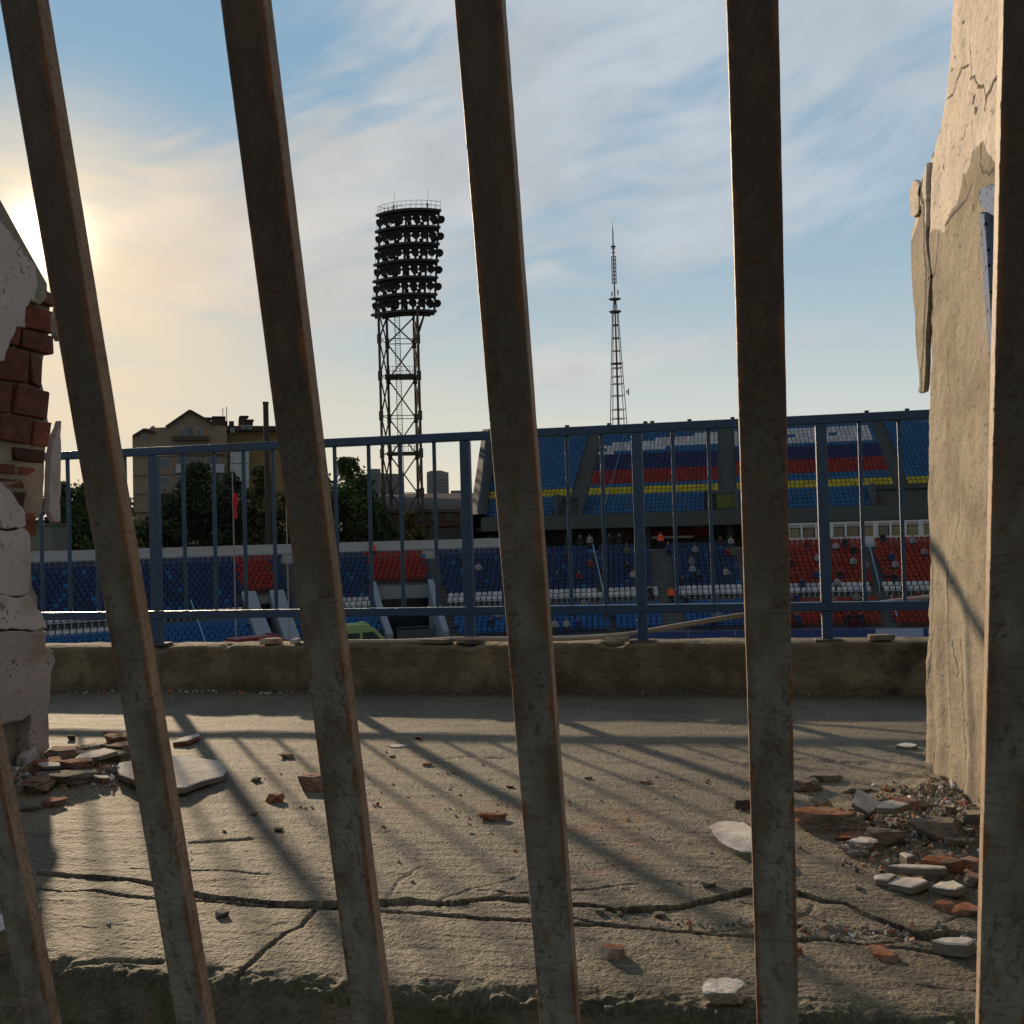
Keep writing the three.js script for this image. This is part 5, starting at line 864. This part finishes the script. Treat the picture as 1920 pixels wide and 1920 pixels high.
// ------------------------------------------------------------------ floodlight tower
{
  const base = onQ(757, 1003, 143), D = Math.hypot(base.x, base.z), tw = thing('floodlight_tower', 'tall lattice floodlight tower with seven curved lamp platforms against the sky', 'light tower', [base.x, FIELD - 0.05, base.z]);
  const face = Math.atan2(-base.x, -base.z);                                                      // turned to the viewer
  tw.rotation.y = face;
  const yOf = (py) => { const d = ray(757, py), k = D / Math.hypot(d.x, d.z); return EYE + d.y * k - FIELD + 0.05; };
  const m1 = D / F * 1.08, S = 24 * m1, rot = 0.0;                                               // half side
  const corner = (k) => [[33, 24], [-33, 24], [-20, -24], [27, -24]][k].map((c) => c * m1);
  const bend = (y) => [0, 0], cs = [0, 1, 2, 3].map(corner), top = yOf(590), at = (k, y) => [cs[k][0], y, cs[k][1]];
  const nodes = [0, yOf(1000), yOf(925), yOf(852), yOf(782), yOf(708), yOf(640), top];
  for (let k = 0; k < 4; k++) {
    part('leg', [beam(at(k, 0), at(k, top + 0.6), 0.36), ...nodes.slice(1, 7).map((y) => box(0.62, 1.3, 0.3, cs[k][0], y, cs[k][1], 0))], M.steelWarm, tw);
    const n = (k + 1) % 4;
    for (let i = 1; i + 1 < nodes.length; i++) { part('brace', [...(k ? [beam(at(k, nodes[i]), at(n, nodes[i + 1]), 0.19), beam(at(n, nodes[i]), at(k, nodes[i + 1]), 0.19)] : []), beam(at(k, nodes[i]), at(n, nodes[i]), 0.10)], M.steelWarm, tw); }
  }
  part('ladder', [beam([-0.5, 0, -0.3], [-0.5, top, -0.3], 0.10), beam([0.2, 0, -0.3], [0.2, top, -0.3], 0.10), ...range(1, top, 110).map((y) => box(0.7, 0.05, 0.05, -0.15, y, -0.3))], M.steelDark, tw);
  for (const py of [708, 852]) { const y = yOf(py), r = part('platform', [box(S * 2.1, 0.22, S * 2.1, 0, y + 0.1, 0, -rot)], M.steelDark, tw); part('rail', [-1, 1].flatMap((s) => [box(S * 1.9, 0.06, 0.06, 0, y + 1.3, s * S, 0), ...range(-S * 0.95, S * 0.95, 8).map((x) => box(0.05, 1.2, 0.05, x, y + 0.7, s * S))]).map((g) => g.rotateY(-rot)), M.steelDark, r); }
  // the head: seven curved platforms, leaning towards the field
  const head = yOf(588), pitchY = (yOf(400) - head) / 6, AR = 6.6, half = 0.70, turn = -0.26, lean = 0.075;
  const P = (a, d, y) => { const x = Math.sin(a) * (AR + d), z = Math.cos(a) * (AR + d) - AR + 1.0, c = Math.cos(turn), s = Math.sin(turn); return [c * x + s * z + lean * (y - head) * 0.95 + 0.85, y, -s * x + c * z]; };
  const lampShape = [new THREE.LatheGeometry([[0.02, -0.38], [0.26, -0.36], [0.50, -0.10], [0.58, 0.16], [0.58, 0.22], [0.54, 0.22], [0.50, 0.10], [0.0, 0.08]].map(([x, y]) => new THREE.Vector2(x, y)), 16).rotateX(Math.PI / 2)], lampG = join(lampShape);
  const arcGeo = (d0, d1, y0, y1, a0 = -half, a1 = half) => { const N = 16, p = [], ix = []; for (let i = 0; i <= N; i++) { const a = mix(a0, a1, i / N); p.push(...P(a, d0, y0), ...P(a, d1, y0), ...P(a, d1, y1), ...P(a, d0, y1)); if (i) for (let m = 0; m < 4; m++) { const b = (i - 1) * 4, c = b + 4, n = (m + 1) % 4; ix.push(b + m, b + n, c + m, b + n, c + n, c + m); } } for (const b of [0, N * 4]) ix.push(b, b + 1, b + 2, b, b + 2, b + 3); const g = new THREE.BufferGeometry(); g.setAttribute('position', new THREE.Float32BufferAttribute(p, 3)); g.setAttribute('uv', new THREE.Float32BufferAttribute(new Float32Array(p.length / 3 * 2), 2)); g.setIndex(ix); const f = g.toNonIndexed(); f.computeVertexNormals(); return f; };
  for (let k = 0; k < 7; k++) {
    const y = head + k * pitchY, pl = part('platform', [arcGeo(-1.7, 0.95, y - 0.16, y + 0.18), arcGeo(0.0, 0.25, y - 0.42, y - 0.16), arcGeo(-1.2, -1.0, y - 0.36, y - 0.16)], M.steelDark, tw);
    const rails = [], R_ = (d, a0, a1, n) => { for (let i = 0; i <= n; i++) rails.push(beam(P(mix(a0, a1, i / n), d, y + 0.18), P(mix(a0, a1, i / n), d, y + 1.35), 0.045)); for (const h of [0.75, 1.35]) for (let i = 0; i < n; i++) rails.push(beam(P(mix(a0, a1, i / n), d, y + h), P(mix(a0, a1, (i + 1) / n), d, y + h), 0.045)); };
    if (k === 6) { R_(0.6, -half, half, 14); R_(-1.2, -half, half, 8); } else R_(-1.25, -half - 0.02, -half + 0.16, 3);
    for (const d of [-1.25, -0.6, 0.6]) rails.push(beam(P(-half, d, y + 0.18), P(-half, d, y + 1.35), 0.045)); rails.push(beam(P(-half, -1.25, y + 1.35), P(-half, 0.6, y + 1.35), 0.045));
    part('rail', rails, M.steelDark, pl);
    if (k === 6) continue;
    for (let i = 0; i < 9; i++) { const a = mix(-half * 0.86, half * 1.02, i / 8), c = P(a, 0.62, y + pitchY * 0.52), l = part('floodlight', lampG, M.steelDark, tw); l.position.set(...c); l.rotation.set(0.42 + 0.2 * hash(i, k, 4), a - turn * -1 + 0.25 * (hash(i, k, 8) - 0.5), 0, 'YXZ'); }
    for (let i = 0; i < 7; i++) { const a = mix(-half * 0.8, half * 0.9, i / 6), c = P(a, -0.35, y + pitchY * (0.42 + 0.25 * hash(i, k, 14))), l = part('floodlight', lampG, M.steelDark, tw); l.position.set(...c); l.scale.setScalar(0.8); l.rotation.set(0.4, a + turn + 0.4 * (hash(i, k, 18) - 0.5), 0, 'YXZ'); }
    part('lamp_frame', [...range(-half, half, 6).map((a) => beam(P(a, 0.1, y), P(a, 0.1, y + pitchY), 0.34)), arcGeo(0.1, 0.25, y + pitchY * 0.5 - 0.08, y + pitchY * 0.5 + 0.08), ...range(-half * 0.8, half * 0.8, 4).map((a, i) => beam(P(a, -0.5, y + 0.2), P(a + 0.15, -0.3, y + pitchY * 0.75), 0.12)), ...range(-half * 0.75, half * 0.5, 3).map((a) => { const c = P(a, -0.55, y + 0.55); return box(0.6, 0.8, 0.4, ...c); })], M.steelDark, tw);
  }
  for (const a of [-half * 0.42, half * 0.62]) part('lightning_rod', [beam(P(a, 0.2, head + 6 * pitchY), P(a, 0.2, head + 6 * pitchY + 1.1), 0.2), beam(P(a, 0.2, head + 6 * pitchY + 1), P(a, 0.2, head + 6 * pitchY + 3.0), 0.04)], M.steelDark, tw);
  part('strut', [beam(P(half * 0.7, 0.3, head), at(0, head - 3.6), 0.16), beam(P(half * 0.7, 0.3, head), at(3, head - 3.6), 0.16)], M.steelWarm, tw);
}
// ------------------------------------------------------------------ television mast, 600 m off
{
  const D = 600, p = onQ(1166, 1003, D), t = thing('television_mast', 'slender lattice television mast far behind the upper stand', 'mast', [p.x, FIELD, p.z]);
  const yOf = (py) => { const d = ray(1160, py); return EYE + d.y * D / -d.z - FIELD; }, px = D / F * 1.02, m = mat({ color: lin(0.17, 0.13, 0.12) }), wm = mat({ color: lin(0.36, 0.35, 0.35) });
  const cyl = (r0, r1, y0, y1, x = 0, z = 0, n = 10) => new THREE.CylinderGeometry(r1, r0, y1 - y0, n).translate(x, (y0 + y1) / 2, z);
  part('shaft', [cyl(2.6 * px, 1.9 * px, 0, yOf(700)), cyl(1.9 * px, 1.3 * px, yOf(700), yOf(545))], m, t);
  part('aerial', [...[[-3.6, 0], [3.6, 0], [0, 3.6], [0, -3.6]].map(([x, z]) => cyl(1.0 * px, 1.0 * px, yOf(532), yOf(480), x * px, z * px, 6)), ...range(yOf(530), yOf(466), 9).map((y) => cyl(3.8 * px, 3.8 * px, y, y + 0.5 * px))], wm, t);
  part('aerial', [cyl(1.6 * px, 1.6 * px, yOf(545), yOf(462))], wm, t);
  part('spire', [cyl(1.3 * px, 1.0 * px, yOf(462), yOf(428)), cyl(0.5 * px, 0.2 * px, yOf(428), yOf(411))], m, t);
  const base = yOf(860), w0 = 22 * px, w1 = 6.5 * px, yt = yOf(588), W = (y) => mix(w0, w1, clamp((y - base) / (yt - base)));
  for (let k = 0; k < 4; k++) { const a = k * Math.PI / 2 + 0.5, c = Math.cos(a), s = Math.sin(a); part('leg', [beam([c * W(0) * 1.5, 0, s * W(0) * 1.5], [c * w0, base, s * w0], 0.35), beam([c * w0, base, s * w0], [c * w1, yt, s * w1], 0.42), beam([c * w1, yt, s * w1], [c * 2 * px, yOf(560), s * 2 * px], 0.28)], m, t); }
  part('brace', [810, 785, 768, 742, 720, 706, 690, 682, 658, 634, 610].flatMap((py) => { const y = yOf(py), w = W(y); return [0, 1, 2, 3].flatMap((k) => { const a = k * Math.PI / 2 + 0.5, b = a + Math.PI / 2; return [beam([Math.cos(a) * w, y, Math.sin(a) * w], [Math.cos(b) * w, y, Math.sin(b) * w], 0.2), beam([Math.cos(a) * w, y, Math.sin(a) * w], [0, y, 0], 0.2)]; }); }), m, t);
  for (const [py, r, h] of [[585, 12, 3], [561, 12, 2], [462, 5, 2.5], [682, 12, 1.6], [609, 5, 1.6], [634, 6, 1.6]]) part('gallery', cyl(r * 0.72 * px, r * px, yOf(py) - h * px / 2, yOf(py) + h * px / 2, 0, 0, 14), m, t);
  for (const [x, py, h] of [[-5, 555, 9], [6, 553, 9], [20, 742, 12], [17, 738, 5]]) part('dish', [cyl(1.2 * px, 1.2 * px, yOf(py), yOf(py) + h * px, x * px, 0, 8)], m, t);
}
// ------------------------------------------------------------------ buildings, surveyed on their own facade planes
function facade(px, q, baseY = FIELD) {          // plane square to the sight line at px, at distance q
  const d = ray(px, 1000), n = V(d.x, 0, d.z).normalize(), o = n.clone().multiplyScalar(q), right = V(-n.z, 0, n.x);
  return { o: [o.x, baseY, o.z], turn: Math.atan2(-n.x, -n.z), at: (x, y) => { const r = ray(x, y), t = q / (r.x * n.x + r.z * n.z); const p = r.multiplyScalar(t); return [p.x * right.x + p.z * right.z, p.y + EYE - baseY]; } };
}
function building(name, f, label, cat) { const t = thing(name, label, cat, f.o); t.rotation.y = f.turn; return t; }
{
  const f = facade(356, 178), b = building('apartment_building', f, 'tan apartment block with a gabled roof and rooftop vents behind the trees', 'building'), A = f.at;
  const tan = mat({ color: lin(0.26, 0.205, 0.155) }), ochre = mat({ color: lin(0.24, 0.175, 0.08) }), pale = mat({ color: lin(0.40, 0.45, 0.50) }), roofM = mat({ color: lin(0.06, 0.045, 0.04) }), glass = mat({ color: lin(0.07, 0.10, 0.14), roughness: 0.12 }), whiteF = mat({ color: lin(0.45, 0.46, 0.48) });
  const out = [[250, 1015], [248, 817], [257, 816], [270, 806], [281, 803], [283, 800], [289, 798], [291, 802], [313, 801], [330, 790], [356, 771], [380, 784], [403, 796], [425, 800], [428, 1015]].map(([x, y]) => A(x, y)); out[0][1] = 0; out[out.length - 1][1] = 0;
  part('wall', extr(out, 14).translate(0, 0, -14), tan, b);
  const rect = (name, x0, y0, x1, y1, z, th, m, parent = b) => { const p = A(x0, y1), q = A(x1, y0); return part(name, box(q[0] - p[0], q[1] - p[1], th, (p[0] + q[0]) / 2, (p[1] + q[1]) / 2, z), m, parent); };
  const slopeRoof = (x0, y0, x1, y1) => { const p = A(x0, y0), q = A(x1, y1); part('roof_edge', beam([p[0], p[1], 0.25], [q[0], q[1], 0.25], 0.35, 0.7), roofM, b); };
  slopeRoof(311, 801, 356, 770); slopeRoof(356, 770, 404, 797); slopeRoof(250, 818, 271, 805); slopeRoof(271, 805, 292, 812);
  const wing = [[428, 1015], [425, 802], [432, 796], [470, 796], [500, 799], [560, 803], [575, 1015]].map(([x, y]) => A(x, y)); wing[0][1] = wing[6][1] = 0;
  part('side_wing', extr(wing, 12).translate(0, 0, -15), ochre, b);
  rect('roof', 424, 797, 570, 806, -8, 13, roofM); rect('roof', 376, 785, 428, 799, -8, 9, roofM);
  for (const [x0, y0, x1, y1] of [[384, 786, 398, 796], [398, 780, 424, 796], [449, 781, 464, 792], [462, 784, 476, 793], [431, 786, 440, 797]]) rect('chimney', x0, y0, x1, y1, -4, 2.4, roofM);
  for (const [x0, x1, y] of [[378, 398, 779], [398, 424, 777], [450, 468, 776], [466, 478, 783]]) { const c = rect('vent_cap', x0, y, x1, y + 2.2, -4, 2.8, M.steelDark); for (const x of [x0 + 2, x1 - 3]) rect('cap_post', x, y + 2, x + 1.2, y + 9, -4, 0.12, M.steelDark); }
  for (const [x, y] of [[419, 760], [426, 757]]) rect('aerial', x, y, x + 0.8, 786, -4, 0.08, M.steelDark);
  // storeys
  const win = (x0, y0, x1, y1, fr = whiteF) => { const w = rect('window', x0, y0, x1, y1, 0.06, 0.14, fr); rect('pane', x0 + 1, y0 + 1, x1 - 1, y1 - 1, 0.14, 0.06, glass, w); };
  rect('balcony', 323, 818, 392, 826, 0.5, 0.9, mat({ color: lin(0.09, 0.07, 0.055) }));
  for (const x of [337, 348, 367]) win(x, 804, x + 11, 824, x === 348 ? roofM : whiteF);
  win(264, 816, 276, 826);
  for (const y of [839, 874, 909, 944, 979]) {
    rect('balcony', 330, y - 3, 380, y + 13, 0.45, 0.9, pale); rect('balcony', 385, y - 3, 420, y + 13, 0.45, 0.9, y % 2 ? ochre : pale); rect('loggia', 432, y - 4, 466, y + 30, 0.3, 1.4, pale);
    win(296, y + 20, 320, y + 37); win(282, y + 20, 290, y + 37, roofM); for (let x = 330; x < 378; x += 12) win(x, y + 18, x + 10, y + 34); win(386, y + 18, 398, y + 34); win(402, y + 18, 414, y + 34); win(438, y + 6, 446, y + 22); win(450, y + 6, 462, y + 22);
    rect('cornice', 250, y + 14, 428, y + 17, 0.1, 0.3, tan);
  }
  win(432, 803, 440, 811); win(453, 797, 460, 804); win(463, 797, 472, 804);
}
{
  const f = facade(498, 120), t = building('chimney', f, 'tall plain dark steel chimney beside the tan apartment block', 'chimney'), p = f.at(498, 754), h = p[1];
  part('pipe', new THREE.CylinderGeometry(0.30, 0.32, h, 20).translate(p[0], h / 2, 0), mat({ color: lin(0.055, 0.042, 0.036) }), t); part('rim', new THREE.CylinderGeometry(0.34, 0.34, 0.25, 20).translate(p[0], h - 0.1, 0), M.steelDark, t);
}
{
  const grey = [0.17, 0.17, 0.19];  // the haze of distance is put into the pale greys of these blocks
  const block = (px, q, outline, depth, color, label, wins) => { const f = facade(px, q), b = building('tower_block', f, label, 'building'), A = f.at, o = outline.map(([x, y]) => A(x, y)); for (const k of [0, o.length - 1]) o[k][1] = 0; part('wall', extr(o, depth).translate(0, 0, -depth), mat({ color: lin(...color) }), b); const gm = mat({ color: lin(color[0] * 0.55, color[1] * 0.6, color[2] * 0.68), roughness: 0.2 }); for (const [x0, y0, x1, y1] of wins) { const p = A(x0, y1), r = A(x1, y0); part('window', box(r[0] - p[0], r[1] - p[1], 0.5, (p[0] + r[0]) / 2, (p[1] + r[1]) / 2, 0.1), gm, b); } return [b, A]; };
  const grid = (x0, x1, nx, y0, y1, ny) => { const o = []; for (let i = 0; i < nx; i++) for (let j = 0; j < ny; j++) o.push([mix(x0, x1, (i + 0.15) / nx), mix(y0, y1, (j + 0.2) / ny), mix(x0, x1, (i + 0.85) / nx), mix(y0, y1, (j + 0.8) / ny)]); return o; };
  block(720, 620, [[690, 960], [690, 882], [694, 879], [713, 879], [714, 887], [757, 889], [757, 960]], 25, grey, 'wide grey tower block left of the floodlight tower leg', [...grid(696, 712, 2, 884, 930, 5), ...grid(718, 740, 3, 893, 930, 5)]);
  block(822, 800, [[800, 960], [800, 886], [806, 883], [826, 882], [841, 886], [842, 960]], 30, [0.20, 0.20, 0.22], 'pale rounded top tower block right of the floodlight tower', [...grid(817, 840, 3, 897, 926, 5), ...grid(802, 812, 1, 890, 926, 5)]);
  block(868, 900, [[845, 960], [845, 920], [872, 919], [885, 922], [886, 960]], 40, [0.15, 0.15, 0.17], 'low distant grey blocks on the skyline beside the upper stand', grid(848, 882, 5, 924, 934, 2));
  // old low brown building behind the rim
  const f = facade(800, 150), b = building('brown_building', f, 'long low brown building with a sloping roof behind the stand rim', 'building'), A = f.at, tm = mat({ color: lin(0.095, 0.065, 0.05) }), rm = mat({ color: lin(0.085, 0.06, 0.055) });
  const o = [[640, 1040], [640, 938], [692, 934], [905, 934], [905, 1040]].map(([x, y]) => A(x, y)); o[0][1] = o[4][1] = 0;
  part('wall', extr(o.map(([x, y], i) => [x, i > 0 && i < 4 ? y - 1.6 : y]), 14).translate(0, 0, -14), tm, b);
  const p = A(638, 938), q = A(907, 934);
  part('roof', gridMesh(1, 2, (s, v) => { const L = [[-0.6, -1.7], [-7, 1.2], [-14.6, -1.7]][Math.round(v * 2)]; return [mix(p[0], q[0], s), mix(p[1], q[1], s) + L[1] - 0.2, L[0] + 0.9, s, v]; }), rm, b);
  const gl = mat({ color: lin(0.03, 0.03, 0.035), roughness: 0.2 }), wf = mat({ color: lin(0.2, 0.19, 0.18) });
  for (const [x0, y0, x1, y1] of [[808, 966, 818, 976], [836, 964, 848, 976], [806, 986, 816, 1002], [834, 990, 850, 1004], [872, 966, 882, 976], [780, 968, 788, 978], [700, 968, 710, 980]]) { const a = A(x0, y1), c = A(x1, y0), w = part('window', box(c[0] - a[0], c[1] - a[1], 0.3, (a[0] + c[0]) / 2, (a[1] + c[1]) / 2, 0.02), wf, b); part('pane', box((c[0] - a[0]) * 0.8, (c[1] - a[1]) * 0.8, 0.1, (a[0] + c[0]) / 2, (a[1] + c[1]) / 2, 0.2), gl, w); }
  for (const [x0, x1] of [[800, 860]]) { const a = A(x0, 985), c = A(x1, 982); part('ledge', box(c[0] - a[0], 0.3, 0.5, (a[0] + c[0]) / 2, a[1], 0.2), tm, b); }
}
// ------------------------------------------------------------------ trees
const leafM = new THREE.MeshPhysicalMaterial({ roughness: 0.95, vertexColors: true, transmission: 0.3, thickness: 0, side: THREE.DoubleSide, specularIntensity: 0.3 });
function tree(px, q, topY, width, seed, label, tone, o = {}) {
  const f = facade(px, q), A = f.at, topP = A(px, topY), h = topP[1], w = width / F * q / 2, t = thing(o.name ?? 'tree', label, 'tree', f.o, o.group); t.rotation.y = f.turn; t.translateX(topP[0]);
  const r = rng(seed), pos = [], nor = [], col = [], nClump = o.clumps ?? 70, clumps = [];
  const wood = mat({ color: lin(0.05, 0.04, 0.03) }), trunkTop = h * 0.55, tg = [];
  const lobes = Array.from({ length: 7 }, () => [r() * 6.283, 0.35 + 0.5 * r(), 0.25 + 0.75 * r()]);
  for (let i = 0; i < nClump; i++) {
    const L = lobes[i % 7], a = L[0] + (r() - 0.5) * 1.5, yy = clamp(L[1] + (r() - 0.5) * 0.55, 0.05, 1), rr = Math.sqrt(r()), prof = Math.sin(Math.PI * Math.min(1, 0.16 + 0.84 * yy)) ** 0.6;
    clumps.push([Math.cos(a) * rr * w * prof * (0.65 + 0.5 * L[2]), h * (0.18 + 0.78 * yy), Math.sin(a) * rr * w * prof, (0.11 + 0.19 * r()) * w + 0.25, 0.45 + 1.0 * r()]);
  }
  const per = o.per ?? 80;
  for (const [cx, cy, cz, cr, b] of clumps) for (let i = 0; i < per; i++) {
    const u = r() * 2 - 1, a = r() * 6.283, k = Math.cbrt(r()) * cr * (0.85 + 0.5 * r()), s = Math.sqrt(1 - u * u), x = cx + Math.cos(a) * s * k, y = cy + u * k * 0.8, z = cz + Math.sin(a) * s * k, L = (o.leaf ?? 0.26) * (0.6 + 0.8 * r());
    if (y > h) continue;
    const d1 = V(r() - 0.5, r() - 0.5, r() - 0.5).normalize().multiplyScalar(L), d2 = V(r() - 0.5, r() - 0.5, r() - 0.5).cross(d1).normalize().multiplyScalar(L * 0.7), n = d2.clone().cross(d1).normalize();
    const out = V(x * 0.5 + Math.cos(a) * s, 0.35 * u + 0.25, z * 0.5 + Math.sin(a) * s).normalize();                     // leaves lie outwards
    if (n.dot(out) < 0) { d2.negate(); n.negate(); }
    n.multiplyScalar(0.55).add(out).normalize();
    pos.push(x - d1.x, y - d1.y, z - d1.z, x + d2.x, y + d2.y, z + d2.z, x + d1.x, y + d1.y, z + d1.z, x - d1.x, y - d1.y, z - d1.z, x + d1.x, y + d1.y, z + d1.z, x - d2.x, y - d2.y, z - d2.z);
    const c = b * (0.75 + 0.5 * r()); for (let m = 0; m < 6; m++) { nor.push(n.x, n.y, n.z); col.push(tone[0] * c, tone[1] * c, tone[2] * c); }
  }
  tg.push(new THREE.CylinderGeometry(0.02 * h * 0.5, 0.03 * h * 0.6, trunkTop, 9).translate(0, trunkTop / 2, 0));
  for (const [cx, cy, cz] of clumps.slice(0, 9)) tg.push(beam([0, Math.min(trunkTop * 0.95, cy * 0.6), 0], [cx, cy, cz], 0.14));
  part('trunk', tg, wood, t);
  const g = new THREE.BufferGeometry(); g.setAttribute('position', new THREE.Float32BufferAttribute(pos, 3)); g.setAttribute('normal', new THREE.Float32BufferAttribute(nor, 3)); g.setAttribute('color', new THREE.Float32BufferAttribute(col, 3)); part('crown', g, leafM, t);
}
{
  const dk = [0.062, 0.088, 0.045], md = [0.078, 0.112, 0.045], yl = [0.115, 0.118, 0.05];
  tree(128, 132, 884, 105, 2001, 'dark round tree at the left end, nearest the broken wall', md);
  tree(205, 136, 912, 120, 2002, 'lower dark tree between the second bar and the first railing post', dk);
  tree(60, 128, 925, 120, 2010, 'dark tree mostly hidden behind the broken wall', dk);
  tree(372, 140, 868, 150, 2003, 'large dark tree standing in front of the gabled facade', dk, { clumps: 110 });
  tree(312, 138, 925, 90, 2004, 'smaller dark tree to the left of the large tree before the facade', dk);
  tree(487, 138, 872, 78, 2005, 'yellowish green tree beside the dark steel chimney', yl);
  tree(560, 140, 900, 110, 2006, 'dark tree behind the bright red flag', dk);
  tree(648, 134, 858, 128, 2007, 'tall bushy green tree just left of the floodlight tower', md, { clumps: 100 });
  tree(430, 146, 885, 110, 2012, 'dark tree between the large tree and the steel chimney', dk);
  tree(160, 150, 893, 130, 2013, 'dark tree behind the second bar at the left end', dk);
  tree(590, 142, 880, 120, 2014, 'dark tree behind the third bar', md);
  tree(708, 136, 940, 70, 2008, 'low dark tree under the tower blocks', dk);
  tree(770, 133, 930, 56, 2009, 'thin yellowish shrub like tree at the foot of the floodlight tower', [0.13, 0.11, 0.05], { clumps: 20, per: 110 });
  tree(890, 130, 978, 60, 2011, 'sparse low bush beside the end of the upper stand', [0.12, 0.11, 0.07], { clumps: 16, per: 120, name: 'bush' });
}
{ // far wooded rise on the skyline
  const g = gridMesh(120, 6, (s, v) => { const x = mix(-1500, 900, s), y = FIELD - 1 + (34 + 12 * fbm(x * 0.01, 3.5, 4, 2100)) * Math.sin(v * Math.PI / 2) + 5 * v * fbm(x * 0.08, 1.5, 3, 2101); return [x, y, -1100 - 260 * v, x, y]; });
  struct('wooded_hill', g, mat({ color: lin(0.06, 0.07, 0.05) }));
}
renderer.render(scene, camera);
